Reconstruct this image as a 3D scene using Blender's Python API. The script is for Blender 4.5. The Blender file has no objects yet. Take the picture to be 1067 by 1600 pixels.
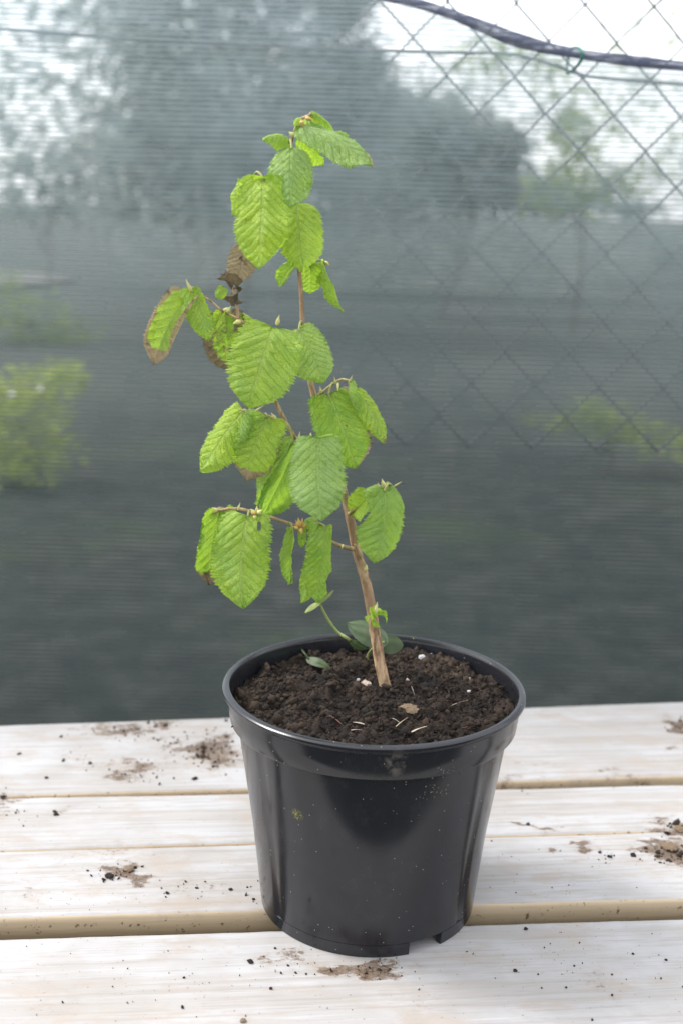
import bpy, bmesh, math, random
import numpy as np
from mathutils import Vector, Matrix, noise, Euler

random.seed(7)
rng = np.random.default_rng(11)
S = bpy.context.scene
C = S.collection
R = math.radians

# ------------------------------------------------------------------ camera
TZ = 0.75                                   # height of the table top
F_PX = 1900.0                               # focal length in pixels of the 1067x1600 frame
CAM = Vector((-0.028, -0.869, TZ + 0.529))
PITCH, ROLL = 13.9, 1.5
cam_d = bpy.data.cameras.new('camera')
cam_d.sensor_fit = 'VERTICAL'; cam_d.sensor_height = 36.0; cam_d.sensor_width = 24.0
cam_d.lens = F_PX / 1600.0 * 36.0
cam_d.clip_start = 0.02; cam_d.clip_end = 2000
cam_d.dof.use_dof = True
cam_d.dof.focus_distance = 0.90
cam_d.dof.aperture_fstop = 5.2
cam = bpy.data.objects.new('camera', cam_d); C.objects.link(cam)
cam.matrix_world = Matrix.Translation(CAM) @ Matrix.Rotation(R(90 - PITCH), 4, 'X') @ Matrix.Rotation(R(ROLL), 4, 'Z')
S.camera = cam

# ------------------------------------------------------------------ world, sun, exposure
SUN_EL, SUN_AZ = 48.0, -72.0      # soft hazy light raking in from the left, a little beyond the table
w = bpy.data.worlds.new('World'); S.world = w; w.use_nodes = True
nt = w.node_tree; nt.nodes.clear()
sky = nt.nodes.new('ShaderNodeTexSky'); sky.sky_type = 'NISHITA'; sky.sun_disc = False
sky.sun_elevation = R(SUN_EL); sky.sun_rotation = R(SUN_AZ)
sky.air_density = 1.0; sky.dust_density = 2.5; sky.ozone_density = 1.0
hsv = nt.nodes.new('ShaderNodeHueSaturation'); hsv.inputs['Saturation'].default_value = 0.36   # thin overcast: nearly white
bgn = nt.nodes.new('ShaderNodeBackground'); bgn.inputs['Strength'].default_value = 0.15
out = nt.nodes.new('ShaderNodeOutputWorld')
veil = nt.nodes.new('ShaderNodeMix'); veil.data_type = 'RGBA'; veil.inputs[0].default_value = 0.5      # even cloud layer over the clear sky
veil.inputs[7].default_value = (6.8, 6.95, 7.15, 1)
nt.links.new(sky.outputs[0], hsv.inputs['Color']); nt.links.new(hsv.outputs[0], veil.inputs[6]); nt.links.new(veil.outputs[2], bgn.inputs[0]); nt.links.new(bgn.outputs[0], out.inputs[0])
sd = bpy.data.lights.new('sun', 'SUN'); sd.energy = 1.15; sd.angle = R(18); sd.color = (1.0, 0.965, 0.92)
sun = bpy.data.objects.new('sun', sd); C.objects.link(sun)
sdir = Vector((math.sin(R(SUN_AZ)) * math.cos(R(SUN_EL)), math.cos(R(SUN_AZ)) * math.cos(R(SUN_EL)), math.sin(R(SUN_EL))))
sun.rotation_euler = sdir.to_track_quat('Z', 'Y').to_euler()
S.view_settings.view_transform = 'Standard'; S.view_settings.look = 'None'
S.view_settings.exposure = 1.27; S.view_settings.gamma = 1.0; S.view_settings.use_curve_mapping = False
S.render.engine = 'CYCLES'
S.cycles.use_denoising = True
S.cycles.max_bounces = 8; S.cycles.transparent_max_bounces = 12; S.cycles.transmission_bounces = 6
S.cycles.caustics_reflective = False; S.cycles.caustics_refractive = False
S.cycles.sample_clamp_indirect = 6

# ------------------------------------------------------------------ helpers
MW = cam.matrix_world.copy(); MR = MW.to_3x3()
def ray(x, y):
    return MR @ Vector(((x - 533.5) / F_PX, -(y - 800.0) / F_PX, -1.0))
def pt(x, y, Y):                            # the point of the world plane y = Y seen at a photo pixel
    d = ray(x, y); return CAM + d * ((Y - CAM.y) / d.y)
def onz(x, y, z):
    d = ray(x, y); return CAM + d * ((z - CAM.z) / d.z)
def mpp(p):                                 # metres per photo pixel at a point
    return (MW.inverted() @ p).z / -F_PX

def mesh_obj(name, verts, faces, mats, parent=None, smooth=True, mat_idx=None):
    me = bpy.data.meshes.new(name)
    me.from_pydata([tuple(v) for v in verts], [], [tuple(f) for f in faces])
    for m in (mats if isinstance(mats, (list, tuple)) else [mats]): me.materials.append(m)
    if smooth: me.polygons.foreach_set('use_smooth', [True] * len(me.polygons))
    if mat_idx is not None: me.polygons.foreach_set('material_index', mat_idx)
    me.update()
    o = bpy.data.objects.new(name, me); C.objects.link(o)
    if parent: o.parent = parent
    return o
def empty(name, loc=(0, 0, 0)):
    o = bpy.data.objects.new(name, None); C.objects.link(o); o.location = loc
    o.empty_display_size = 0.02
    return o
def adopt(o, parent):                       # geometry is written in world coordinates
    o.parent = parent; o.matrix_parent_inverse = Matrix.Translation(parent.location).inverted()
    return o
def tag(o, label=None, cat=None, group=None, kind=None):
    if label: o['label'] = label
    if cat: o['category'] = cat
    if group: o['group'] = group
    if kind: o['kind'] = kind
    return o

def catmull(P, n=6):
    P = [Vector(p) for p in P]; Q = [P[0] * 2 - P[1]] + P + [P[-1] * 2 - P[-2]]
    res = []
    for i in range(1, len(Q) - 2):
        a, b, c, d = Q[i - 1], Q[i], Q[i + 1], Q[i + 2]
        for k in range(n):
            t = k / n
            res.append(0.5 * ((2 * b) + (c - a) * t + (2 * a - 5 * b + 4 * c - d) * t * t + (3 * b - a - 3 * c + d) * t ** 3))
    res.append(P[-1]); return res
def tube_data(pts, radii, seg=8, jit=0.0, seed=0):
    n = len(pts); V = []; Fc = []
    up = Vector((0.13, 0.31, 0.94))
    for i, p in enumerate(pts):
        t = (pts[min(i + 1, n - 1)] - pts[max(i - 1, 0)]).normalized()
        a = t.cross(up)
        if a.length < 1e-4: a = t.cross(Vector((1, 0, 0)))
        a.normalize(); b = t.cross(a)
        r = radii[i]
        for k in range(seg):
            an = 2 * math.pi * k / seg
            rr = r * (1 + jit * noise.noise(Vector((i * 0.45 + seed, math.cos(an) * 1.3, math.sin(an) * 1.3))))
            V.append(p + a * math.cos(an) * rr + b * math.sin(an) * rr)
    for i in range(n - 1):
        for k in range(seg):
            k2 = (k + 1) % seg
            Fc.append((i * seg + k, i * seg + k2, (i + 1) * seg + k2, (i + 1) * seg + k))
    Fc.append(tuple(range(seg - 1, -1, -1))); Fc.append(tuple((n - 1) * seg + k for k in range(seg)))
    return V, Fc
def tube(name, pts, radii, mat, parent=None, seg=8, jit=0.0, seed=0, sm=6):
    ctrl = [Vector(p) for p in pts]
    P = catmull(ctrl, sm) if sm > 1 else ctrl
    if isinstance(radii, (int, float)): radii = [radii] * len(ctrl)
    rr = np.interp(np.linspace(0, len(ctrl) - 1, len(P)), range(len(ctrl)), radii)
    V, Fc = tube_data(P, rr, seg, jit, seed)
    return mesh_obj(name, V, Fc, mat, parent)

ICO_V = []
_bm = bmesh.new(); bmesh.ops.create_icosphere(_bm, subdivisions=1, radius=1.0)
ICO_V = np.array([v.co[:] for v in _bm.verts]); ICO_F = np.array([[v.index for v in f.verts] for f in _bm.faces]); _bm.free()
_bm = bmesh.new(); bmesh.ops.create_icosphere(_bm, subdivisions=2, radius=1.0)
ICO2_V = np.array([v.co[:] for v in _bm.verts]); ICO2_F = np.array([[v.index for v in f.verts] for f in _bm.faces]); _bm.free()
def rand_rot(n):
    q = rng.normal(size=(n, 4)); q /= np.linalg.norm(q, axis=1, keepdims=True)
    a, b, c, d = q.T
    return np.stack([np.stack([1 - 2 * (c * c + d * d), 2 * (b * c - a * d), 2 * (b * d + a * c)], -1),
                     np.stack([2 * (b * c + a * d), 1 - 2 * (b * b + d * d), 2 * (c * d - a * b)], -1),
                     np.stack([2 * (b * d - a * c), 2 * (c * d + a * b), 1 - 2 * (b * b + c * c)], -1)], 1)
def scatter_mesh(name, bv, bf, pos, rot, scale, mat, parent=None, tint=None, rough=0.0, smooth=False):
    """many small chunks joined into one mesh"""
    n, k = len(pos), len(bv)
    loc = bv[None] * scale[:, None, :]
    if rough: loc = loc * (1 + rng.uniform(-rough, rough, (n, k, 1)))
    V = np.einsum('nij,nkj->nki', rot, loc) + pos[:, None, :]
    Fc = (bf[None] + (np.arange(n) * k)[:, None, None]).reshape(-1, bf.shape[1])
    me = bpy.data.meshes.new(name)
    nv, nf, s = n * k, len(Fc), bf.shape[1]
    me.vertices.add(nv); me.vertices.foreach_set('co', V.reshape(-1).astype(np.float32))
    me.loops.add(nf * s); me.loops.foreach_set('vertex_index', Fc.reshape(-1).astype(np.int32))
    me.polygons.add(nf); me.polygons.foreach_set('loop_start', np.arange(0, nf * s, s, dtype=np.int32))
    if smooth: me.polygons.foreach_set('use_smooth', np.ones(nf, bool))
    me.update(calc_edges=True)
    if tint is not None:
        at = me.attributes.new('tint', 'FLOAT', 'POINT'); at.data.foreach_set('value', np.repeat(tint, k).astype(np.float32))
    me.materials.append(mat)
    o = bpy.data.objects.new(name, me); C.objects.link(o)
    if parent: adopt(o, parent)
    return o

# ------------------------------------------------------------------ material helpers
class Mat:
    def __init__(s, name):
        s.m = bpy.data.materials.new(name); s.m.use_nodes = True
        s.t = s.m.node_tree; s.t.nodes.clear()
        s.out = s.n('ShaderNodeOutputMaterial')
    def n(s, typ, **kw):
        x = s.t.nodes.new(typ)
        for k, v in kw.items(): setattr(x, k, v)
        return x
    def set(s, sock, v):
        if isinstance(v, bpy.types.NodeSocket): s.t.links.new(v, sock)
        elif v is not None: sock.default_value = v
    def math(s, op, a, b=None, c=None, clamp=False):
        x = s.n('ShaderNodeMath', operation=op, use_clamp=clamp)
        for i, v in enumerate((a, b, c)):
            if v is not None: s.set(x.inputs[i], v)
        return x.outputs[0]
    def mix(s, fac, a, b, blend='MIX'):
        x = s.n('ShaderNodeMix', data_type='RGBA', blend_type=blend)
        s.set(x.inputs['Factor'], fac)
        for k, v in (('A', a), ('B', b)):
            sock = [q for q in x.inputs if q.name == k and q.type == 'RGBA'][0]
            if isinstance(v, tuple) and len(v) == 3: v = (*v, 1)
            s.set(sock, v)
        return [q for q in x.outputs if q.type == 'RGBA'][0]
    def noise(s, vec, scale, detail=4, rough=0.55, dist=0.0):
        x = s.n('ShaderNodeTexNoise'); s.set(x.inputs['Vector'], vec)
        x.inputs['Scale'].default_value = scale; x.inputs['Detail'].default_value = detail
        x.inputs['Roughness'].default_value = rough; x.inputs['Distortion'].default_value = dist
        return x.outputs[0]
    def mapv(s, vec, scale=(1, 1, 1), loc=(0, 0, 0), rot=(0, 0, 0)):
        x = s.n('ShaderNodeMapping'); s.set(x.inputs['Vector'], vec)
        x.inputs['Scale'].default_value = scale; x.inputs['Location'].default_value = loc; x.inputs['Rotation'].default_value = rot
        return x.outputs[0]
    def ramp(s, v, lo, hi, a=0.0, b=1.0):
        x = s.n('ShaderNodeMapRange', interpolation_type='SMOOTHSTEP'); s.set(x.inputs[0], v)
        for i, q in enumerate((lo, hi, a, b)): s.set(x.inputs[i + 1], q)
        return x.outputs[0]
    def bump(s, h, strength, dist, normal=None):
        x = s.n('ShaderNodeBump'); s.set(x.inputs['Height'], h)
        x.inputs['Strength'].default_value = strength; x.inputs['Distance'].default_value = dist
        if normal: s.set(x.inputs['Normal'], normal)
        return x.outputs[0]
    def attr(s, name):
        return s.n('ShaderNodeAttribute', attribute_name=name)
    def pos(s): return s.n('ShaderNodeNewGeometry').outputs['Position']
    def obj(s): return s.n('ShaderNodeTexCoord').outputs['Object']
    def bsdf(s, color, rough=0.6, normal=None, spec=0.5, **kw):
        x = s.n('ShaderNodeBsdfPrincipled')
        s.set(x.inputs['Base Color'], (*color, 1) if isinstance(color, tuple) and len(color) == 3 else color)
        s.set(x.inputs['Roughness'], rough); s.set(x.inputs['Specular IOR Level'], spec)
        if normal: s.set(x.inputs['Normal'], normal)
        for k, v in kw.items(): s.set(x.inputs[k], v)
        return x.outputs[0]
    def done(s, sh): s.t.links.new(sh, s.out.inputs[0]); return s.m

def simple(name, col, rough=0.7, var=0.25, scale=60, bump=0.3, bd=0.001, spec=0.4):
    M = Mat(name); p = M.pos()
    n1 = M.noise(p, scale, 5, 0.6)
    c = M.mix(n1, tuple(x * (1 - var) for x in col), tuple(min(1, x * (1 + var)) for x in col))
    return M.done(M.bsdf(c, rough, M.bump(n1, bump, bd), spec))

# leaf: hue = yellow green .. deep green, pale = bluish sky sheen put into the colour, dry = withered tissue, phase = position between side veins
def leaf_material():
    M = Mat('leaf_tissue')
    hue, pale, dry, ph, vv = (M.attr(k).outputs['Fac'] for k in ('hue', 'pale', 'dry', 'phase', 'across'))
    p = M.pos()
    n1 = M.noise(p, 90, 3, 0.6); n2 = M.noise(p, 700, 3, 0.6)
    hv = M.math('ADD', hue, M.math('MULTIPLY', M.math('SUBTRACT', n1, 0.5), 1.3), clamp=True)
    c = M.mix(hv, (0.57, 0.77, 0.07), (0.15, 0.36, 0.04))
    c = M.mix(pale, c, (0.38, 0.56, 0.25))
    fr = M.math('FRACT', ph); dv = M.math('ABSOLUTE', M.math('SUBTRACT', fr, 0.5))      # 0.5 on a side vein
    vein = M.ramp(dv, 0.40, 0.49)
    mid = M.ramp(vv, 0.055, 0.02)
    vein = M.math('MAXIMUM', M.math('MULTIPLY', vein, 0.75), mid)
    c = M.mix(M.math('MULTIPLY', vein, 0.45), c, (0.42, 0.55, 0.16))
    vor = M.n('ShaderNodeTexVoronoi', feature='DISTANCE_TO_EDGE'); M.set(vor.inputs['Vector'], p); vor.inputs['Scale'].default_value = 620
    cell = M.ramp(vor.outputs['Distance'], 0.0, 0.12)
    c = M.mix(M.math('MULTIPLY', M.math('SUBTRACT', 1.0, cell), 0.38), c, (0.10, 0.20, 0.02))
    # withered tissue and small brown specks
    n3 = M.noise(p, 160, 4, 0.65)
    dr = M.ramp(M.math('ADD', dry, M.math('MULTIPLY', M.math('SUBTRACT', n3, 0.5), 0.95)), 0.42, 0.58)
    sp = M.ramp(M.math('ADD', n3, M.math('MULTIPLY', dry, 0.12)), 0.685, 0.715)
    dc = M.mix(n2, (0.42, 0.30, 0.13), (0.70, 0.58, 0.38))
    dc = M.mix(M.ramp(n1, 0.58, 0.68), dc, (0.12, 0.08, 0.045))
    dcc = M.attr('dark').outputs['Fac']
    dc = M.mix(dcc, dc, M.mix(n2, (0.085, 0.065, 0.042), (0.19, 0.145, 0.075)))
    c = M.mix(sp, c, (0.07, 0.05, 0.015))
    c = M.mix(dr, c, dc)
    h = M.math('ADD', M.math('MULTIPLY', cell, 0.35), M.math('MULTIPLY', n2, 0.5))
    h = M.math('SUBTRACT', h, M.math('MULTIPLY', vein, 0.6))
    nb = M.bump(h, 1.0, 0.0011)
    b = M.bsdf(c, 0.43, nb, 0.5)
    b.node.inputs['Sheen Weight'].default_value = 0.12; b.node.inputs['Sheen Roughness'].default_value = 0.4
    tr = M.n('ShaderNodeBsdfTranslucent')
    M.set(tr.inputs[0], M.mix(dr, M.mix(0.5, c, (0.52, 0.80, 0.05)), M.mix(0.5, c, (0.0, 0.0, 0.0)))); M.set(tr.inputs['Normal'], nb)
    mx = M.n('ShaderNodeMixShader'); mx.inputs[0].default_value = 0.50
    M.t.links.new(b, mx.inputs[1]); M.t.links.new(tr.outputs[0], mx.inputs[2])
    return M.done(mx.outputs[0])
LEAF = leaf_material()

def bark_material():
    M = Mat('young_bark'); p = M.pos()
    n1 = M.noise(M.mapv(p, (1, 1, 0.25)), 260, 5, 0.65); n2 = M.noise(p, 45, 3)
    vor = M.n('ShaderNodeTexVoronoi'); M.set(vor.inputs['Vector'], p); vor.inputs['Scale'].default_value = 420
    len_ = M.ramp(vor.outputs['Distance'], 0.22, 0.12)
    c = M.mix(M.ramp(n1, 0.32, 0.68), (0.16, 0.085, 0.042), (0.56, 0.39, 0.235))
    c = M.mix(M.ramp(n2, 0.45, 0.7), c, (0.30, 0.19, 0.115))
    c = M.mix(M.math('MULTIPLY', len_, 0.7), c, (0.55, 0.42, 0.28))
    green = M.attr('green').outputs['Fac']
    c = M.mix(green, c, M.mix(n1, (0.20, 0.25, 0.05), (0.40, 0.40, 0.14)))
    return M.done(M.bsdf(c, 0.6, M.bump(M.math('ADD', n1, len_), 0.9, 0.001), 0.35))
BARK = bark_material()
TWIG_GREEN = simple('green_twig', (0.27, 0.27, 0.09), 0.55, 0.45, 240, 0.4, 0.0004)
BUD = simple('bud_scale', (0.55, 0.52, 0.20), 0.5, 0.4, 300, 0.3, 0.0004)
BUD_ORANGE = simple('bud_orange', (0.52, 0.34, 0.10), 0.5, 0.45, 300, 0.3, 0.0004)
STIPULE = simple('stipule', (0.60, 0.55, 0.27), 0.55, 0.25, 200, 0.2, 0.0004)

def soil_material():
    M = Mat('potting_soil'); p = M.pos()
    t = M.attr('tint').outputs['Fac']
    n1 = M.noise(p, 45, 4, 0.6); n2 = M.noise(p, 900, 4, 0.7)
    c = M.mix(M.ramp(n1, 0.40, 0.62), (0.0085, 0.0058, 0.0048), (0.030, 0.020, 0.0145))
    c = M.mix(t, c, M.mix(n2, (0.032, 0.021, 0.0145), (0.085, 0.057, 0.038)))
    c = M.mix(M.ramp(n2, 0.68, 0.74), c, (0.12, 0.085, 0.065))
    return M.done(M.bsdf(c, 0.85, M.bump(n2, 0.8, 0.0012), 0.3))
SOIL = soil_material()

def pot_material():
    M = Mat('black_plastic'); p = M.pos(); o = M.obj()
    n1 = M.noise(p, 14, 4, 0.6); n2 = M.noise(p, 420, 3, 0.6); n3 = M.noise(p, 60, 5, 0.7)
    v = M.n('ShaderNodeTexVoronoi'); M.set(v.inputs['Vector'], p); v.inputs['Scale'].default_value = 380
    vc = M.n('ShaderNodeSeparateColor'); M.t.links.new(v.outputs['Color'], vc.inputs[0])
    speck = M.math('MULTIPLY', M.ramp(v.outputs['Distance'], 0.16, 0.10), M.ramp(M.math('ADD', vc.outputs[0], M.math('MULTIPLY', n1, 0.12)), 0.995, 1.0))
    # grit thrown on the right of the rim and wall, dust film near the lip
    def blob(cx, cy, cz, r):
        d = M.n('ShaderNodeVectorMath', operation='DISTANCE'); M.set(d.inputs[0], p); d.inputs[1].default_value = (cx, cy, cz)
        return M.ramp(d.outputs['Value'], r, r * 0.2)
    g = M.math('MAXIMUM', blob(0.045, -0.09, TZ + 0.148, 0.035), blob(0.10, -0.035, TZ + 0.15, 0.05))
    v2 = M.n('ShaderNodeTexVoronoi'); M.set(v2.inputs['Vector'], p); v2.inputs['Scale'].default_value = 520
    vc2 = M.n('ShaderNodeSeparateColor'); M.t.links.new(v2.outputs['Color'], vc2.inputs[0])
    grit = M.math('MULTIPLY', M.ramp(v2.outputs['Distance'], 0.32, 0.22), M.ramp(M.math('ADD', M.math('MULTIPLY', vc2.outputs[1], 0.55), M.math('MULTIPLY', g, 0.52)), 0.80, 0.84))
    smear = M.math('MULTIPLY', blob(0.012, -0.112, TZ + 0.166, 0.016), M.ramp(n3, 0.45, 0.62))
    mould = M.math('MULTIPLY', blob(-0.052, -0.079, TZ + 0.112, 0.007), M.ramp(M.noise(p, 700, 3, 0.7), 0.45, 0.6))
    dust = M.math('MULTIPLY', M.ramp(n3, 0.5, 0.85), 0.35)
    c = M.mix(dust, (0.0135, 0.014, 0.018), (0.046, 0.046, 0.048))
    c = M.mix(M.math('MULTIPLY', smear, 0.30), c, (0.30, 0.26, 0.20))
    c = M.mix(grit, c, M.mix(vc2.outputs[2], (0.03, 0.02, 0.013), (0.30, 0.22, 0.15)))
    c = M.mix(speck, c, (0.42, 0.38, 0.30))
    c = M.mix(mould, c, (0.30, 0.30, 0.04))
    scr = M.ramp(M.noise(M.mapv(p, (1, 1, 0.06)), 900, 2, 0.5), 0.62, 0.70)
    rough = M.math('ADD', M.ramp(n1, 0.35, 0.65, 0.15, 0.25), M.math('MULTIPLY', M.math('MAXIMUM', grit, M.math('MAXIMUM', smear, speck)), 0.5))
    rough = M.math('ADD', rough, M.math('MULTIPLY', scr, 0.05))
    h = M.math('ADD', M.math('MULTIPLY', n2, 0.12), M.math('ADD', grit, speck))
    nb = M.bump(h, 0.25, 0.0005)
    nb = M.bump(M.noise(M.mapv(p, (1, 1, 0.5)), 22, 2, 0.5), 0.06, 0.004, nb)
    return M.done(M.bsdf(c, rough, nb, 0.55))
POT = pot_material()

STAINS = []        # (x, y, rx, ry, strength) on the table top, filled from photo positions below
def st(px, py, rpx, rpy, k):
    p = onz(px, py, TZ); m = mpp(p)
    STAINS.append((p.x, p.y, 1.35 * rpx * m, 1.3 * rpy * m / 0.47, k))
for a in ((330, 1172, 52, 34, 1.0), (215, 1205, 45, 26, 0.62), (190, 1142, 75, 16, 0.66), (262, 1128, 34, 9, 0.8), (130, 1185, 40, 22, 0.45),
          (255, 1165, 20, 12, 0.55), (10, 1255, 26, 22, 0.55), (90, 1270, 26, 8, 0.5), (195, 1365, 44, 16, 0.9), (180, 1335, 120, 24, 0.40),
          (40, 1395, 40, 26, 0.42), (300, 1390, 100, 20, 0.36), (1050, 1333, 75, 24, 1.0), (1060, 1294, 42, 16, 1.0), (910, 1318, 30, 9, 0.75),
          (870, 1331, 24, 8, 0.7), (820, 1292, 42, 6, 0.75), (1060, 1135, 34, 18, 0.85), (1062, 1165, 16, 8, 0.6), (860, 1115, 24, 8, 0.45),
          (580, 1516, 70, 14, 0.85), (450, 1490, 30, 12, 0.60), (480, 1520, 30, 12, 0.45), (950, 1545, 28, 26, 0.45), (640, 1580, 60, 22, 0.35),
          (800, 1215, 50, 12, 0.5), (960, 1208, 50, 10, 0.5), (640, 1565, 22, 10, 0.4), (100, 1560, 60, 30, 0.3), (850, 1195, 60, 12, 0.4)):
    st(*a)
def wood_material(name, painted):
    M = Mat(name); p = M.pos()
    rnd = M.n('ShaderNodeObjectInfo').outputs['Random']
    off = M.n('ShaderNodeCombineXYZ'); M.set(off.inputs[0], M.math('MULTIPLY', rnd, 7.0)); M.set(off.inputs[2], M.math('MULTIPLY', rnd, 3.0))
    va = M.n('ShaderNodeVectorMath', operation='ADD'); M.set(va.inputs[0], p); M.set(va.inputs[1], off.outputs[0])
    q = M.mapv(va.outputs[0], (1, 1, 1), rot=(0, 0, R(-6)))
    wob = M.noise(M.mapv(q, (3, 14, 14)), 1.0, 3, 0.5)
    g1 = M.noise(M.mapv(q, (5, 190, 190)), 1.0, 5, 0.65, 0.4)       # fine grain
    g2 = M.noise(M.mapv(q, (1.3, 42, 42)), 1.0, 4, 0.6, 1.2)        # broad rings
    g3 = M.noise(M.mapv(q, (22, 420, 420)), 1.0, 3, 0.6)
    blot = M.noise(q, 9, 4, 0.6)
    if painted:
        c = M.mix(M.ramp(blot, 0.40, 0.60), (0.45, 0.445, 0.45), (0.39, 0.375, 0.365))
        c = M.mix(M.math('MULTIPLY', M.ramp(g2, 0.47, 0.62), 0.50), c, (0.34, 0.305, 0.27))
        thin = M.ramp(M.math('ADD', M.math('MULTIPLY', g1, 0.6), M.math('MULTIPLY', g3, 0.4)), 0.50, 0.60)
        c = M.mix(M.math('MULTIPLY', thin, 0.42), c, (0.29, 0.265, 0.24))
        c = M.mix(M.math('MULTIPLY', M.ramp(g1, 0.40, 0.28), 0.7), c, (0.50, 0.50, 0.515))
    else:
        c = M.mix(g1, (0.43, 0.325, 0.21), (0.66, 0.545, 0.39))
        c = M.mix(M.math('MULTIPLY', M.ramp(g2, 0.5, 0.7), 0.5), c, (0.30, 0.20, 0.12))
        c = M.mix(M.ramp(M.noise(p, 160, 4, 0.7), 0.60, 0.70), c, (0.13, 0.09, 0.06))
    # soil stains with a shape of their own
    acc = M.attr('stain').outputs['Fac']
    fn = M.noise(M.mapv(p, (70, 110, 90)), 1.0, 6, 0.72); fn2 = M.noise(M.mapv(p, (260, 420, 300)), 1.0, 4, 0.65)
    fnn = M.math('ADD', M.math('MULTIPLY', fn, 0.65), M.math('MULTIPLY', fn2, 0.35))
    hard = M.ramp(M.math('ADD', M.math('MULTIPLY', acc, 0.92), M.math('MULTIPLY', M.math('SUBTRACT', fnn, 0.5), 2.6)), 0.52, 0.78)
    soft = M.math('MULTIPLY', acc, M.ramp(fn, 0.36, 0.62))
    sc = M.mix(M.ramp(fn2, 0.35, 0.65), (0.045, 0.029, 0.019), (0.20, 0.135, 0.09))
    c = M.mix(M.math('MULTIPLY', soft, 0.70), c, (0.28, 0.22, 0.165))
    c = M.mix(M.math('MULTIPLY', hard, 0.90), c, sc)
    # faint overall grime and pin specks
    gr = M.ramp(M.noise(M.mapv(p, (16, 34, 20)), 1.0, 5, 0.7), 0.50, 0.66)
    c = M.mix(M.math('MULTIPLY', gr, 0.55), c, (0.37, 0.31, 0.255))
    pin = M.ramp(M.noise(p, 340, 2, 0.5), 0.70, 0.74)
    c = M.mix(M.math('MULTIPLY', pin, 0.75), c, (0.20, 0.15, 0.11))
    h = M.math('ADD', M.math('MULTIPLY', g1, 0.7), M.math('ADD', M.math('MULTIPLY', g3, 0.4), M.math('MULTIPLY', hard, 0.5)))
    return M.done(M.bsdf(c, M.ramp(g1, 0.3, 0.7, 0.5, 0.68), M.bump(h, 0.30, 0.0011), 0.35))
WOOD_WHITE = wood_material('whitewashed_wood', True)
WOOD_RAW = wood_material('bare_wood', False)

def net_material():
    M = Mat('shade_net'); p = M.obj()
    sp = M.n('ShaderNodeSeparateXYZ'); M.set(sp.inputs[0], p)
    wob = M.noise(M.mapv(p, (3, 1, 9)), 1.0, 3, 0.55)
    ph = M.math('ADD', M.math('MULTIPLY', sp.outputs[2], 2 * math.pi / 0.0054), M.math('MULTIPLY', wob, 7.0))
    line = M.math('ADD', M.math('MULTIPLY', M.math('SINE', ph), 0.5), 0.5)
    irr = M.noise(M.mapv(p, (13, 1, 170)), 1.0, 4, 0.7)           # uneven rows
    irr2 = M.noise(M.mapv(p, (1.2, 1, 28)), 1.0, 3, 0.6)
    dens = M.math('ADD', M.math('MULTIPLY', line, 0.28), M.math('MULTIPLY', M.math('SUBTRACT', irr, 0.5), 0.55))
    dens = M.math('ADD', dens, M.math('MULTIPLY', M.math('SUBTRACT', M.noise(M.mapv(p, (1, 1, 0.7)), 26, 4, 0.6), 0.5), 0.5))
    dens = M.math('ADD', dens, M.math('MULTIPLY', M.math('SUBTRACT', irr2, 0.5), 0.15))
    dens = M.math('ADD', dens, M.math('MULTIPLY', M.math('SUBTRACT', M.noise(M.mapv(p, (1, 1, 0.8)), 6.5, 4, 0.6, 0.6), 0.5), 0.75))
    dens = M.math('ADD', dens, 0.44, clamp=True)
    col = M.mix(irr, (0.014, 0.027, 0.030), (0.048, 0.066, 0.070))
    d = M.n('ShaderNodeBsdfDiffuse'); M.set(d.inputs[0], col)
    t = M.n('ShaderNodeBsdfTranslucent'); M.set(t.inputs[0], col)
    m1 = M.n('ShaderNodeMixShader'); m1.inputs[0].default_value = 0.5
    M.t.links.new(d.outputs[0], m1.inputs[1]); M.t.links.new(t.outputs[0], m1.inputs[2])
    # the glassy monofilament spreads the light that passes through it forwards
    f = M.n('ShaderNodeBsdfRefraction'); f.inputs['Color'].default_value = (0.57, 0.69, 0.715, 1); f.inputs['Roughness'].default_value = 0.75; f.inputs['IOR'].default_value = 0.69
    m0 = M.n('ShaderNodeMixShader'); m0.inputs[0].default_value = 0.47
    M.t.links.new(m1.outputs[0], m0.inputs[1]); M.t.links.new(f.outputs[0], m0.inputs[2])
    tp = M.n('ShaderNodeBsdfTransparent')
    m2 = M.n('ShaderNodeMixShader'); M.set(m2.inputs[0], dens)
    M.t.links.new(tp.outputs[0], m2.inputs[1]); M.t.links.new(m0.outputs[0], m2.inputs[2])
    return M.done(m2.outputs[0])
NET = net_material()
def hem_material():
    M = Mat('hem_tape'); p = M.pos(); n1 = M.noise(p, 300, 4, 0.6)
    c = M.mix(n1, (0.13, 0.145, 0.21), (0.24, 0.26, 0.35))
    b = M.bsdf(c, 0.9, M.bump(n1, 0.4, 0.0006), 0.05)
    t = M.n('ShaderNodeBsdfTranslucent'); M.set(t.inputs[0], c)
    mx = M.n('ShaderNodeMixShader'); mx.inputs[0].default_value = 0.5
    M.t.links.new(b, mx.inputs[1]); M.t.links.new(t.outputs[0], mx.inputs[2])
    tp = M.n('ShaderNodeBsdfTransparent'); m3 = M.n('ShaderNodeMixShader'); M.set(m3.inputs[0], M.ramp(M.noise(M.mapv(p, (30, 30, 260)), 1.0, 3, 0.6), 0.35, 0.6, 0.50, 0.95))
    M.t.links.new(tp.outputs[0], m3.inputs[1]); M.t.links.new(mx.outputs[0], m3.inputs[2])
    return M.done(m3.outputs[0])
HEM = hem_material()
TIE = simple('green_tie', (0.02, 0.16, 0.11), 0.45, 0.2, 200, 0.2, 0.0004)
WIRE = simple('galvanised_wire', (0.19, 0.193, 0.20), 0.5, 0.3, 150, 0.2, 0.0003)

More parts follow.
